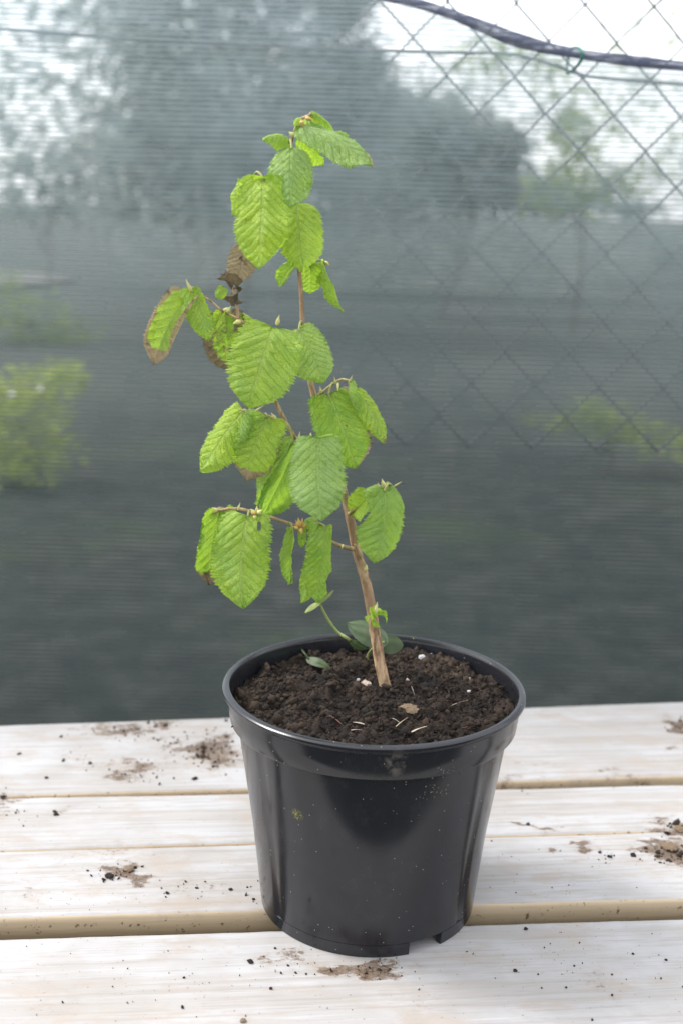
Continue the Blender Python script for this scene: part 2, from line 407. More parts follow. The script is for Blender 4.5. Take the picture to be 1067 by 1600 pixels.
def foliage(name, ca, cb, trans=0.3):
    M = Mat(name); t = M.attr('tint').outputs['Fac']
    c = M.mix(t, ca, cb)
    b = M.bsdf(c, 0.6, None, 0.3)
    tr = M.n('ShaderNodeBsdfTranslucent'); M.set(tr.inputs[0], c)
    mx = M.n('ShaderNodeMixShader'); mx.inputs[0].default_value = trans
    M.t.links.new(b, mx.inputs[1]); M.t.links.new(tr.outputs[0], mx.inputs[2])
    return M.done(mx.outputs[0])
FOL_GREY = foliage('foliage_grey_green', (0.20, 0.23, 0.215), (0.40, 0.44, 0.40), 0.5)  # lightened so the leaf colour itself carries the haze
FOL_DARK = foliage('foliage_dark', (0.045, 0.062, 0.05), (0.11, 0.13, 0.10))
FOL_LIME = foliage('foliage_lime', (0.28, 0.36, 0.06), (0.58, 0.64, 0.18), 0.5)
FOL_GREEN = foliage('foliage_green', (0.16, 0.22, 0.07), (0.40, 0.48, 0.16), 0.45)
TRUNK = simple('tree_bark', (0.10, 0.08, 0.065), 0.9, 0.4, 18, 0.6, 0.02)

def ground_material():
    M = Mat('garden_ground'); p = M.pos()
    n1 = M.noise(p, 0.7, 5, 0.6); n2 = M.noise(p, 6, 5, 0.65); n3 = M.noise(p, 60, 3, 0.6)
    c = M.mix(M.ramp(n2, 0.35, 0.7), (0.018, 0.020, 0.019), (0.045, 0.048, 0.044))
    c = M.mix(M.math('MULTIPLY', M.ramp(n1, 0.48, 0.66), 0.7), c, (0.040, 0.062, 0.026))
    c = M.mix(M.math('MULTIPLY', M.ramp(n3, 0.6, 0.75), 0.4), c, (0.12, 0.11, 0.09))
    # ground colour darker by the fence, paler farther out
    sy = M.n('ShaderNodeSeparateXYZ'); M.set(sy.inputs[0], p)
    far = M.ramp(M.math('ADD', sy.outputs[1], M.math('MULTIPLY', M.math('SUBTRACT', n1, 0.5), 5.0)), 4.2, 9.5)
    c = M.mix(far, c, M.mix(n2, (0.05, 0.056, 0.052), (0.09, 0.098, 0.088)))
    return M.done(M.bsdf(c, 0.95, M.bump(n3, 0.6, 0.02), 0.2))
GROUND = ground_material()
GRAVEL = simple('pale_gravel', (0.15, 0.14, 0.13), 0.95, 0.35, 9, 0.4, 0.02)
GLINT_WHITE = simple('glint_ball', (0.88, 0.86, 0.80), 0.35, 0.04, 30, 0.1, 0.001)  # white of the balls that stand in for sun glints

# ================================================================== SETTING
# ground: one sheet to the horizon, gently uneven near the fence
gx = np.concatenate([np.linspace(-900, -20, 12), np.linspace(-15, 15, 50), np.linspace(20, 900, 12)])
gy = np.concatenate([np.linspace(-60, -4, 6), np.linspace(-3, 24, 60), np.linspace(30, 1500, 14)])
V = []; Fc = []
for y in gy:
    for x in gx:
        z = 0.05 * noise.noise(Vector((x * 0.6, y * 0.6, 0.3))) if (abs(x) < 16 and 1.5 < y < 25) else 0.0
        V.append((x, y, z - 0.01))
nx = len(gx)
for j in range(len(gy) - 1):
    for i in range(nx - 1): Fc.append((j * nx + i, j * nx + i + 1, (j + 1) * nx + i + 1, (j + 1) * nx + i))
tag(mesh_obj('ground', V, Fc, GROUND), kind='structure')
# pale gravel path far left, laid over the ground
pa = [(-14, 15.5), (-7.6, 15.2), (-5.2, 17.6), (-4.6, 20.0), (-6.5, 22.5), (-16, 24)]
V = [(x, y, 0.06) for x, y in pa] + [(x, y, 0.0) for x, y in pa]
tag(mesh_obj('path', V, [tuple(range(6))] + [(i, i + 6, (i + 1) % 6 + 6, (i + 1) % 6) for i in range(6)], GRAVEL, smooth=False), kind='structure')

# ---- trees and shrubs beyond the fence
LEAF_Q = np.array([[0, 0, 0], [0.42, 0.22, 0.06], [1.0, 0, -0.05], [0.42, -0.22, 0.06]], float); LEAF_QF = np.array([[0, 1, 2, 3]])
def crown_points(n, blobs, shell=0.55):
    """leaf positions spread through clumps given as (centre, radii, weight)"""
    ws = np.array([b[2] for b in blobs], float); ws /= ws.sum()
    cnt = rng.multinomial(n, ws); res = []
    for (c, r, _), k in zip(blobs, cnt):
        d = rng.normal(size=(k, 3)); d /= np.linalg.norm(d, axis=1, keepdims=True)
        rad = shell + (1 - shell) * rng.random((k, 1)) ** 0.6
        rad = np.where(rng.random((k, 1)) < 0.3, rng.random((k, 1)) ** 0.5, rad)
        rad = np.where(rng.random((k, 1)) < 0.26, 1.0 + 0.45 * rng.random((k, 1)) ** 1.5, rad)      # ragged outer sprays
        res.append(np.array(c)[None] + d * rad * np.array(r)[None])
    return np.concatenate(res)
def make_tree(name, label, cat, group, base, blobs, n, size, mat, trunk_r=0.0, limbs=5, shell=0.55):
    root = empty(name, base); tag(root, label, cat, group)
    P = crown_points(n, blobs, shell)
    P = P[P[:, 2] > 0.02]
    k = len(P); sc = rng.uniform(0.6, 1.3, (k, 1)) * size * np.ones((1, 3))
    zlo, zhi = P[:, 2].min(), P[:, 2].max()
    tint = np.clip(rng.normal(0.5, 0.28, k), 0, 1)
    scatter_mesh('crown', LEAF_Q, LEAF_QF, P, rand_rot(k), sc, mat, root, tint)
    if trunk_r > 0:
        bz = Vector(base)
        top = Vector(np.mean([b[0] for b in blobs], axis=0))
        V, Fc = tube_data(catmull([bz - Vector((0, 0, 0.1)), bz.lerp(top, 0.35) + Vector((0.06, 0, 0)), bz.lerp(top, 0.7), top], 5), np.linspace(trunk_r, trunk_r * 0.35, 16), 8, 0.2)
        for i, b in enumerate(blobs[:limbs]):
            st_ = bz.lerp(top, 0.35 + 0.08 * (i % 4)); e = Vector(b[0])
            v2, f2 = tube_data(catmull([st_, st_.lerp(e, 0.5) + Vector((0, 0, 0.1)), e], 5), np.linspace(trunk_r * 0.45, trunk_r * 0.1, 11), 6, 0.2, i)
            o_ = len(V); V += v2; Fc += [tuple(a + o_ for a in f) for f in f2]
        adopt(mesh_obj('trunk', V, Fc, TRUNK), root)
    return root
def blobs_px(lst, Y):
    """clumps given by photo pixel, radii in pixels, at distance Y"""
    r = []
    for (x, y, rx, ry, wgt, dY) in lst:
        p = pt(x, y, Y + dY); m = mpp(p)
        r.append(((p.x, p.y, p.z), (rx * m, max(rx, ry) * m * 0.8, ry * m), wgt))
    return r
def ground_under(x, Y): 
    p = pt(x, 330, Y); return (p.x, Y, 0.0)
BT = 'trees beyond the wire fence'
make_tree('tree', 'loose tree with bright sky glinting through its leaves, behind the net at left', 'tree', BT, ground_under(60, 11), 
          blobs_px([(30, 60, 95, 80, 2.0, 0), (150, 40, 90, 70, 2, 1), (60, 190, 95, 80, 2.2, -.6), (165, 180, 60, 90, 2.0, .5), (20, 300, 80, 60, 2.6, 0), (140, 300, 80, 55, 2.2, .4), (-60, 150, 80, 130, 1.6, 0), (90, -60, 120, 60, 1.5, 0)], 11),
          620, 0.20, FOL_GREY, 0.012, 6, 0.35)
make_tree('tree', 'dense tall tree filling the middle of the view behind the net', 'tree', BT, ground_under(380, 12.5),
          blobs_px([(300, 40, 110, 100, 3, 0), (430, 10, 110, 100, 3.6, .5), (380, 160, 150, 110, 5, -.3), (510, 150, 90, 80, 3.4, 0), (575, 180, 60, 50, 1.6, 0), (290, 250, 120, 90, 4, 0), (450, 270, 150, 90, 5, .4), (250, 160, 90, 100, 3.4, .5), (560, 110, 50, 40, 1.2, 0), (540, 20, 50, 40, 0.8, 0), (210, 20, 90, 90, 2.6, .6), (180, 270, 110, 80, 3.0, .8), (330, -110, 220, 90, 5, 0), (520, -70, 90, 50, 1.6, 0)], 12.5),
          17000, 0.135, FOL_GREY, 0.03, 5, 0.3)
make_tree('tree', 'ragged low tree below the bright sky behind the net at right', 'tree', BT, ground_under(690, 15),
          blobs_px([(640, 190, 60, 44, 2.2, 0), (700, 205, 60, 46, 2.2, .4), (660, 270, 90, 50, 3, .3), (760, 225, 46, 40, 1.4, 0), (740, 300, 70, 30, 2.4, 0), (800, 240, 34, 50, 1.1, 0), (820, 310, 40, 22, 1.3, 0), (590, 290, 100, 60, 3.0, 0), (870, 322, 50, 14, .7, 0), (880, 190, 30, 30, .35, 0), (980, 326, 60, 9, .5, 0)], 15),
          7000, 0.14, FOL_GREY, 0.02, 5, 0.2)
make_tree('tree', 'thin branchy tree against the white sky at the right edge', 'tree', BT, ground_under(905, 13),
          blobs_px([(900, 215, 45, 55, 1.0, 0), (880, 300, 60, 34, 1.6, 0), (960, 290, 34, 26, .5, 0), (760, 90, 80, 34, .6, 0), (960, 150, 90, 60, .6, 0), (1040, 250, 50, 60, .5, 0), (850, 120, 60, 40, .4, 0), (1000, 40, 80, 40, .3, 0)], 13), 1000, 0.14, FOL_GREEN, 0.02, 3, 0.3)
make_tree('hedge', 'long low grey green hedge along the horizon beyond the fence', 'hedge', None, (6.0, 24, 0),
          [((x, 24 + rng.uniform(-.5, .5), 0.62), (1.1, 0.8, 0.62 + rng.uniform(-.12, .12)), 1) for x in np.arange(3.5, 16, 1.0)], 4500, 0.16, FOL_GREY, 0.0, 0, 0.5)
make_tree('hedge', 'tall pale hedge under the trees beyond the fence', 'hedge', None, (-2.0, 19, 0),
          [((x, 19 + rng.uniform(-.6, .6), 1.0 + 0.8 * (x < -4)), (1.2, 0.9, 1.15 + rng.uniform(-.2, .3)), 1) for x in np.arange(-2.9, 3.6, 0.8)] +
          [((x, 19 + rng.uniform(-.6, .6), 2.5), (1.1, 0.9, 0.8 + rng.uniform(-.2, .3)), 1) for x in np.arange(-2.5, 2.0, 0.8)], 8000, 0.15, FOL_GREY, 0.0, 0, 0.4)
make_tree('shrub', 'bright lime green shrub low behind the net at the left edge', 'shrub', 'shrubs beyond the wire fence', ground_under(30, 4.7),
          blobs_px([(20, 650, 60, 62, 3, 0), (70, 610, 46, 40, 1.6, .2), (0, 720, 70, 50, 2.6, 0), (75, 690, 40, 50, 1.2, 0), (-50, 650, 60, 90, 2, 0), (105, 590, 30, 26, .6, 0), (30, 740, 60, 40, 1.6, 0)], 4.7), 1500, 0.055, FOL_LIME, 0.02, 4, 0.3)
make_tree('shrub', 'pale green shrub above the lime shrub behind the net', 'shrub', 'shrubs beyond the wire fence', ground_under(60, 10.5),
          blobs_px([(40, 500, 70, 40, 2, 0), (-20, 470, 60, 50, 2, 0), (105, 525, 50, 28, 1.2, 0)], 10.5), 700, 0.10, FOL_GREEN, 0.02, 3, 0.3)
make_tree('shrub', 'low green plant patch behind the net at the right edge', 'shrub', 'shrubs beyond the wire fence', ground_under(960, 5.2),
          blobs_px([(920, 645, 40, 22, 1.6, 0), (965, 668, 50, 26, 2, 0), (1030, 690, 55, 30, 2, 0), (1085, 700, 50, 40, 1.6, 0), (880, 665, 30, 14, .5, 0), (840, 655, 30, 10, .3, 0)], 5.2), 650, 0.045, FOL_GREEN, 0.012, 4, 0.3)
for i, (x, y, lab) in enumerate(((19, 616, 'left one of two small white balls added as sun glints in the lime shrub'), (64, 608, 'right one of two small white balls added as sun glints in the lime shrub'))):
    p = pt(x, y, 4.3); 
    vv = ICO2_V * np.array([0.013, 0.012, 0.011]) * (1 + 0.08 * np.sin(ICO2_V[:, :1] * 3 + i)) + np.array(p)  # small white ball added in place of a sun glint
    s_ = tag(mesh_obj('glint_ball', vv, ICO2_F, GLINT_WHITE), lab, 'glint', 'sun glints made as balls in the shrub')

# ---- chain link fence just behind the net
FY = 0.575
fence = tag(empty('chain_link_fence', (0, FY, 0)), 'grey chain link wire fence showing behind the net at upper right', 'fence')
CW, CH = 0.038, 0.077
x0 = -0.85
zf0 = pt(800, 700, FY).z; xf0 = pt(560, 200, FY).x
nk = int((1.90 - zf0) / (CH / 2))
for i in range(26):
    xc = xf0 + i * CW
    pts = []
    for k in range(nk):
        z = zf0 + k * CH / 2
        side = (1 if (k + i) % 2 else -1)
        lean = 0.012 * math.sin(z * 2.1)
        pts.append(Vector((xc + side * CW / 2 * 1.02 + lean + 0.002 * noise.noise(Vector((i * 3.1, k * .7, 0))), FY + side * (1 if i % 2 else -1) * 0.0018, z)))
    V, Fc = tube_data(pts, [0.0017] * nk, 6)
    adopt(mesh_obj('wire', V, Fc, WIRE), fence)
adopt(tube('tension_wire', [Vector((x, FY + 0.004, zf0 + 0.004 * math.sin(x * 5))) for x in np.linspace(xf0 - 0.03, xf0 + 26 * CW, 12)], 0.0014, WIRE, None, 6), fence)
tw = [pt(x, y, FY - 0.006) for x, y in ((-60, 40), (200, 60), (480, 74), (680, 82), (790, 84), (860, 100), (905, 116), (960, 124), (1130, 135))]
adopt(tube('tension_wire', tw, 0.0016, WIRE, None, 6), fence)

# ---- shade net with its hem
NY = 0.50
net = tag(empty('shade_net', (0, NY, 0)), 'dark grey green shade net stretched behind the table', 'net')
hem_px = [(430, -60), (520, -32), (600, -8), (650, 4), (700, 20), (745, 38), (800, 60), (850, 74), (905, 84), (960, 92), (1010, 97), (1067, 103), (1150, 110)]
hem_w = [pt(x, y, NY) for x, y in hem_px]
hxs = [p.x for p in hem_w]; hzs = [p.z for p in hem_w]
def net_y(x, z): return NY + 0.006 * noise.noise(Vector((x * 3, z * 2.2, 1.7))) + 0.004 * math.sin(z * 9 + x * 2)
def hem_z(x): return float(np.interp(x, hxs, hzs)) if x > hxs[0] else hzs[0] + (hxs[0] - x) * 0.12
XS = np.linspace(-0.95, 0.95, 90); V = []; Fc = []; NZ = 70
for j in range(NZ + 1):
    for x in XS:
        z = 0.02 + (hem_z(x) - 0.02) * j / NZ
        V.append((x, net_y(x, z), z))
for j in range(NZ):
    for i in range(len(XS) - 1):
        a = j * len(XS) + i; Fc.append((a, a + 1, a + len(XS) + 1, a + len(XS)))
adopt(mesh_obj('netting', V, Fc, NET), net)
V = []; Fc = []
for x in XS:                                 # the hem: a doubled band with real thickness
    z = hem_z(x); y = net_y(x, z); hw = 0.0055 + 0.0026 * noise.noise(Vector((x * 11, 0, 4)))
    for dy, dz in ((-0.0018, -hw), (-0.0026, 0), (-0.0018, hw), (0.0015, hw * 1.05), (0.0022, 0), (0.0015, -hw)):
        V.append((x, y + dy, z + dz))
for i in range(len(XS) - 1):
    for k in range(6): Fc.append((i * 6 + k, i * 6 + (k + 1) % 6, i * 6 + 6 + (k + 1) % 6, i * 6 + 6 + k))
adopt(mesh_obj('hem', V, Fc, HEM), net)
tp_ = pt(905, 84, NY - 0.004)
ang = np.linspace(0, 2 * math.pi, 17)
adopt(tube('tie', [tp_ + Vector((0.002 * math.cos(a * 2), 0.040 - 0.046 * math.cos(a), 0.012 * math.sin(a) - 0.002)) for a in ang], 0.0017, TIE, None, 6, sm=3), net)

# ================================================================== TABLE
table = tag(empty('wooden_table', (0.026, 0.1, 0)), 'whitewashed wooden plank table stained with soil, under the pot', 'table')
def plank(front, back, x0=-0.62, x1=0.66, th=0.032, seed=0):
    """front/back = (y at pot axis, yaw degrees); rounded long edges, slightly uneven"""
    rd = 0.0045
    prof = []                                # across: list of (t 0..1 mix front->back, inset, z)
    for k in range(5):
        a = math.pi / 2 * k / 4; prof.append(('f', rd * (1 - math.sin(a)) if False else rd * (1 - math.cos(math.pi / 2 - a)), -rd * (1 - math.sin(a))))
    prof = [('f', 0.0, -th)] + [('f', rd * (1 - math.cos(a)), -rd * (1 - math.sin(a))) for a in np.linspace(0, math.pi / 2, 5)]
    nc = 46
    mid = [('m', (k + 1) / (nc + 1), 0.0) for k in range(nc)]
    bk = [('b', rd * (1 - math.cos(a)), -rd * (1 - math.sin(a))) for a in np.linspace(math.pi / 2, 0, 5)] + [('b', 0.0, -th)]
    rows = prof + mid + bk
    nxs = 430; V = []; Fc = []; mi = []
    for x in np.linspace(x0, x1, nxs):
        yf = front[0] + (x - 0.026) * math.tan(R(front[1])) + 0.0012 * noise.noise(Vector((x * 9, seed, 0)))+ 0.0005 * noise.noise(Vector((x * 60, seed, 0)))
        yb = back[0] + (x - 0.026) * math.tan(R(back[1])) + 0.0012 * noise.noise(Vector((x * 9, seed, 5))) + 0.0005 * noise.noise(Vector((x * 60, seed, 9)))
        for kind, d, z in rows:
            y = yf + d if kind == 'f' else (yb - d if kind == 'b' else (yf + rd) + (yb - yf - 2 * rd) * d)
            V.append((x, y, TZ + z + (0.0005 * noise.noise(Vector((x * 5, y * 30, seed))) if z > -rd * 0.9 else 0)))
    m = len(rows)
    for i in range(nxs - 1):
        for k in range(m - 1):
            Fc.append((i * m + k, (i + 1) * m + k, (i + 1) * m + k + 1, i * m + k + 1))
            mi.append(1 if (k < 3 or k > m - 5) else 0)
        Fc.append((i * m + m - 1, (i + 1) * m + m - 1, (i + 1) * m, i * m)); mi.append(1)
    Fc.append(tuple(range(m))); mi.append(1); Fc.append(tuple((nxs - 1) * m + k for k in range(m - 1, -1, -1))); mi.append(1)
    o = mesh_obj('plank', V, Fc, [WOOD_WHITE, WOOD_RAW], None, True, mi)
    co = np.array(V); acc = np.zeros(len(co))
    for i_, v_ in enumerate(co):             # uneven outlines
        q_ = Vector((v_[0] * 38, v_[1] * 60, seed)); d_ = noise.noise_vector(q_) * 0.016 + noise.noise_vector(q_ * 2.7) * 0.007
        co[i_, 0] += d_.x * 1.5; co[i_, 1] += d_.y
    for (x, y, rx, ry, k) in STAINS:
        d = np.hypot((co[:, 0] - x) / rx, (co[:, 1] - y) / ry)
        q = np.clip((1.25 - d) / 1.1, 0, 1); acc = np.maximum(acc, min(1.0, k * 1.2) * q * q * (3 - 2 * q))
    at = o.data.attributes.new('stain', 'FLOAT', 'POINT'); at.data.foreach_set('value', acc.astype(np.float32))
    return adopt(o, table)
plank((-0.190, 5.6), (-0.042, 5.6), seed=1)
plank((-0.015, 5.6), (0.0905, 6.4), seed=2)
plank((0.0915, 6.4), (0.183, 5.6), seed=3)
plank((0.1955, 6.9), (0.368, 8.6), seed=4)
def box_part(name, lo, hi, mat, parent, bev=0.003):
    bm = bmesh.new(); bmesh.ops.create_cube(bm, size=1)
    for v in bm.verts: v.co = Vector(((lo[i] + hi[i]) / 2 + v.co[i] * (hi[i] - lo[i])) for i in range(3))
    bmesh.ops.bevel(bm, geom=bm.edges[:], offset=bev, segments=2, affect='EDGES', profile=0.5)
    me = bpy.data.meshes.new(name); bm.to_mesh(me); bm.free(); me.materials.append(mat)
    o = bpy.data.objects.new(name, me); C.objects.link(o); return adopt(o, parent)
for x in (-0.50, 0.52):
    box_part('batten', (x - 0.03, -0.2, TZ - 0.075), (x + 0.03, 0.36, TZ - 0.0325), WOOD_RAW, table)
    for y in (-0.16, 0.31): box_part('leg', (x - 0.0295, y - 0.03, 0.0), (x + 0.0295, y + 0.03, TZ - 0.0755), WOOD_RAW, table)

# ================================================================== POT
pot = tag(empty('plant_pot', (0, 0, TZ)), 'glossy black plastic nursery pot filled with soil', 'pot')
NSEG = 144
def lathe(name, prof, a0=0.0, a1=2 * math.pi, mat=POT, closed_prof=False, fn=None):
    full = abs(a1 - a0 - 2 * math.pi) < 1e-6
    n = max(3, int(NSEG * (a1 - a0) / (2 * math.pi))); V = []; Fc = []; m = len(prof)
    cols = n if full else n + 1
    for i in range(cols):
        a = a0 + (a1 - a0) * i / n
        for r, z in prof:
            rr = r + (fn(a, r, z) if fn else 0)
            V.append((rr * math.sin(a), -rr * math.cos(a), TZ + z))
    for i in range(n):
        i2 = (i + 1) % cols
        for k in range(m if closed_prof else m - 1):
            k2 = (k + 1) % m
            Fc.append((i * m + k, i2 * m + k, i2 * m + k2, i * m + k2))
    if not full: Fc.append(tuple(range(m - 1, -1, -1))); Fc.append(tuple((cols - 1) * m + k for k in range(m)))
    o = mesh_obj(name, V, Fc, mat); o.data.set_sharp_from_angle(angle=R(32))
    return adopt(o, pot)
def panel(a, r, z):                          # moulded front panel: shallow steps at +-52 degrees
    d = 0.0
    for c_ in (-52, 52, 142, -142):
        q = (math.degrees(a) - c_ + 180) % 360 - 180
        d -= 0.0011 * math.exp(-(q / 1.6) ** 2)
    return d + 0.0006 * math.sin(2 * a + 0.7)
FH = 0.0105
rb, rt, zt = 0.0853, 0.0995, 0.152
wall_p = [(0.0, FH + 0.002), (0.05, FH + 0.002), (0.078, FH + 0.0015), (0.0850, FH + 0.0001), (rb, FH + 0.0003)]
for k in range(1, 15): t = k / 14; wall_p.append((rb + (rt - rb) * t + 0.0006 * math.sin(math.pi * t), FH + 0.0022 + (zt - FH - 0.0022) * t))
wall_p += [(rt + 0.0005, zt + 0.004), (0.1072, 0.1575), (0.1070, 0.1615), (0.1050, 0.1615)]
for k in range(1, 9): t = k / 8; wall_p.append((0.105 - 0.021 * t, 0.1615 - 0.145 * t))
lathe('wall', wall_p, fn=panel)
rim_p = [(rt + 0.001, 0.1548), (0.1070, 0.1542), (0.1087, 0.1536), (0.1094, 0.1545), (0.1108, 0.166), (0.1117, 0.1738), (0.1136, 0.1756), (0.1148, 0.1764), (0.1153, 0.1776),
         (0.1151, 0.1789), (0.1143, 0.1797), (0.1128, 0.1803), (0.1112, 0.1805), (0.1100, 0.1801), (0.1092, 0.1790), (0.1086, 0.176), (0.1078, 0.168), (0.1074, 0.1625), (0.1073, 0.1600), (rt + 0.003, 0.1580)]
lathe('rim', rim_p, closed_prof=True, fn=lambda a, r, z: 0.0006 * math.sin(2 * a + 0.7))
notch = [R(30), R(128), R(-125)]
hwn = R(9.5)
foot_p = [(0.0790, 0.0), (0.0839, 0.0), (0.0843, 0.0005), (0.08525, FH - 0.0001), (0.0850, FH), (0.0792, FH)]
for a, b in ((notch[2] + hwn, notch[0] - hwn), (notch[0] + hwn, notch[1] - hwn), (notch[1] + hwn, notch[2] + 2 * math.pi - hwn)):
    lathe('foot', foot_p, a, b, closed_prof=True, fn=lambda a_, r_, z_: 0.0006 * math.sin(2 * a_ + 0.7))

# ---- soil
SB = onz(603, 1078, TZ + 0.166)
def soil_h(x, y):
    p = Vector((x * 1000, y * 1000, 0))
    r = math.hypot(x, y)
    h = 0.1625 + 0.004 * (y / 0.1) + 0.002 * (x / 0.1)
    h += 0.0055 * noise.noise(p * 0.022) + 0.0060 * noise.noise(p * 0.05 + Vector((5, 1, 0))) + 0.0046 * noise.noise(p * 0.11) + 0.0020 * noise.noise(p * 0.28) + 0.0011 * noise.noise(p * 0.6)
    h -= 0.007 * math.exp(-((x - 0.078) ** 2 + (y - 0.012) ** 2) / 0.018 ** 2) + 0.006 * math.exp(-((x + 0.005) ** 2 + (y - 0.05) ** 2) / 0.02 ** 2)
    h += 0.004 * math.exp(-((x + 0.065) ** 2 + (y - 0.03) ** 2) / 0.03 ** 2) + 0.005 * math.exp(-((x - 0.05) ** 2 + (y - 0.075) ** 2) / 0.03 ** 2)
    h += 0.004 * math.exp(-((x - SB.x) ** 2 + (y - SB.y) ** 2) / 0.012 ** 2)
    return h
SR = 0.1068
V = [(0, 0, TZ + soil_h(0, 0))]; Fc = []; nr, na = 80, 260
for i in range(1, nr + 1):
    r = SR * i / nr
    for k in range(na):
        a = 2 * math.pi * k / na; x, y = r * math.cos(a), r * math.sin(a)
        V.append((x, y, TZ + soil_h(x, y) + 0.0012 * noise.noise(Vector((x * 1600, y * 1600, 3)))))
for k in range(na): Fc.append((0, 1 + k, 1 + (k + 1) % na))
for i in range(nr - 1):
    for k in range(na):
        a = 1 + i * na; Fc.append((a + k, a + na + k, a + na + (k + 1) % na, a + (k + 1) % na))
soil = tag(mesh_obj('soil', V, Fc, SOIL), 'dark crumbly potting soil filling the black pot', 'soil', kind='stuff')
n = 9500
rr = np.sqrt(rng.random(n)) * 0.1055; aa = rng.random(n) * 2 * math.pi
X, Yp = rr * np.cos(aa), rr * np.sin(aa)
szs = np.clip(rng.lognormal(math.log(0.00068), 0.62, n), 0.0003, 0.0036)
Z = np.array([soil_h(x, y) for x, y in zip(X, Yp)]) + TZ + szs * 0.15
tint = np.clip(rng.normal(0.22, 0.3, n), 0, 1) + np.where((Yp > 0.045) & (X > 0.0), 0.3, 0) + np.where(X < -0.06, 0.22, 0)
scatter_mesh('crumbs', ICO_V, ICO_F, np.stack([X, Yp, Z], -1), rand_rot(n), szs[:, None] * rng.uniform(0.4, 1.7, (n, 3)), SOIL, soil, np.clip(tint, 0, 1), 0.42)['kind'] = 'stuff'

# ---- small things lying on the soil
PERLITE = simple('perlite', (0.42, 0.42, 0.43), 0.8, 0.1, 900, 0.6, 0.0008)
PERL_PINK = simple('pinkish_lump', (0.44, 0.35, 0.30), 0.85, 0.35, 500, 0.7, 0.001)
STRAW = simple('straw', (0.55, 0.43, 0.27), 0.6, 0.3, 500, 0.4, 0.0005)
REDTWIG = simple('reddish_twig', (0.32, 0.14, 0.08), 0.6, 0.3, 500, 0.4, 0.0005)
CHIP = simple('grey_wood_chip', (0.42, 0.36, 0.31), 0.7, 0.35, 400, 0.6, 0.0008)
PEAT = simple('dry_peat', (0.19, 0.135, 0.085), 0.9, 0.5, 500, 0.9, 0.0015)
def soil_pt(px, py, up=0.0):
    z = TZ + 0.163
    for _ in range(4):
        p = onz(px, py, z); z = TZ + soil_h(p.x, p.y) + up
    return onz(px, py, z)
def r_small(r): return r < 7
def lump(name, px, py, rpx, mat, label, cat, group, flat=0.6, seed=0, on=soil_pt):
    p = on(px, py); m = mpp(p) * rpx
    vv = []
    rot = Euler((0.3 * seed, 0.2, seed * 1.7)).to_matrix()
    for v in (ICO_V if r_small(rpx) else ICO2_V):
        q = Vector(v); k = 1 + 0.45 * noise.noise(q * 1.3 + Vector((seed * 7.3, 0, 0))) + 0.40 * noise.noise(q * 2.3 + Vector((seed, 3, 0)))
        q = rot @ (q * k); vv.append(p + Vector((q.x * m, q.y * m, q.z * m * flat + m * flat * 0.4)))
    return tag(mesh_obj(name, vv, ICO_F if r_small(rpx) else ICO2_F, mat, None, False), label, cat, group)
GB = 'bits lying on the soil'
lump('perlite_bit', 659, 1029, 6.5, PERLITE, 'bright white perlite chip on the soil right of the stem', 'perlite', GB, 0.7, 1)
lump('perlite_bit', 674, 1022, 2.6, PERLITE, 'tiny pale grain just above the bright white chip', 'perlite', GB, 0.7, 2)
lump('perlite_bit', 572, 1071, 9, PERL_PINK, 'pinkish white lump on the soil left of the stem foot', 'perlite', GB, 0.6, 3)
lump('perlite_bit', 731, 1063, 4, PERLITE, 'upper of two small round white grains in the right soil', 'perlite', GB, 0.8, 4)
lump('perlite_bit', 732, 1081, 3, PERLITE, 'lower of two small round white grains in the right soil', 'perlite', GB, 0.8, 5)
lump('perlite_bit', 560, 1063, 3, PERLITE, 'tiny white grain beside the pinkish lump', 'perlite', GB, 0.8, 6)
lump('perlite_bit', 636, 1063, 3.2, PERL_PINK, 'small beige grain on the soil right of the stem foot', 'perlite', GB, 0.8, 7)
lump('peat_lump', 638, 1108, 16, PEAT, 'dry brown peat lump in front of the stem foot', 'peat', GB, 0.45, 8)
lump('peat_lump', 369, 1069, 6, STRAW, 'small orange brown flake at the left inside of the rim', 'flake', GB, 0.7, 9)
lump('peat_lump', 462, 1133, 5, PEAT, 'small tan crumb near the front left rim', 'peat', GB, 0.7, 10)
def sliver(name, a, b, wpx, mat, label, lift=0.0015, flat=0.35):
    A = soil_pt(*a, lift); B = soil_pt(*b, lift); m = mpp(A) * wpx / 2
    d = (B - A).normalized(); s = d.cross(Vector((0, 0, 1))).normalized(); u = s.cross(d)
    V = []; n = 7
    for i in range(n):
        t = i / (n - 1); c = A.lerp(B, t) + u * 0.0006 * math.sin(t * 3.1)
        ww = 0.7 * m * (0.75 + 0.3 * math.sin(t * 5 + a[0])) * (0.55 if i in (0, n - 1) else 1)
        for q, e in ((1, 0.6), (0.3, 1), (-0.8, 0.8), (-1, -0.6), (0.2, -1)): V.append(c + s * q * ww + u * e * ww * flat)
    Fc = [(i * 5 + k, i * 5 + (k + 1) % 5, i * 5 + 5 + (k + 1) % 5, i * 5 + 5 + k) for i in range(n - 1) for k in range(5)]
    Fc += [(4, 3, 2, 1, 0), tuple((n - 1) * 5 + k for k in range(5))]
    return tag(mesh_obj(name, V, Fc, mat, None, False), label, 'debris', GB)
CHIP_PALE = simple('pale_wood_chip', (0.48, 0.41, 0.30), 0.6, 0.25, 500, 0.4, 0.0005)
sliver('wood_chip', (642, 1144), (666, 1135), 6, CHIP_PALE, 'pale flat wood chip on the soil by the front rim')
sliver('straw_bit', (616, 1137), (637, 1121), 2.2, STRAW, 'thin straw crossing the soil left of the pale chip')
sliver('straw_bit', (611, 1122), (624, 1129), 2.6, CHIP_PALE, 'short pale straw above the thin straw')
sliver('wood_chip', (545, 1128), (573, 1133), 6, CHIP, 'grey wood chip on the soil left of the straws')
sliver('wood_chip', (548, 1141), (566, 1141), 4, CHIP, 'small grey chip near the front rim')
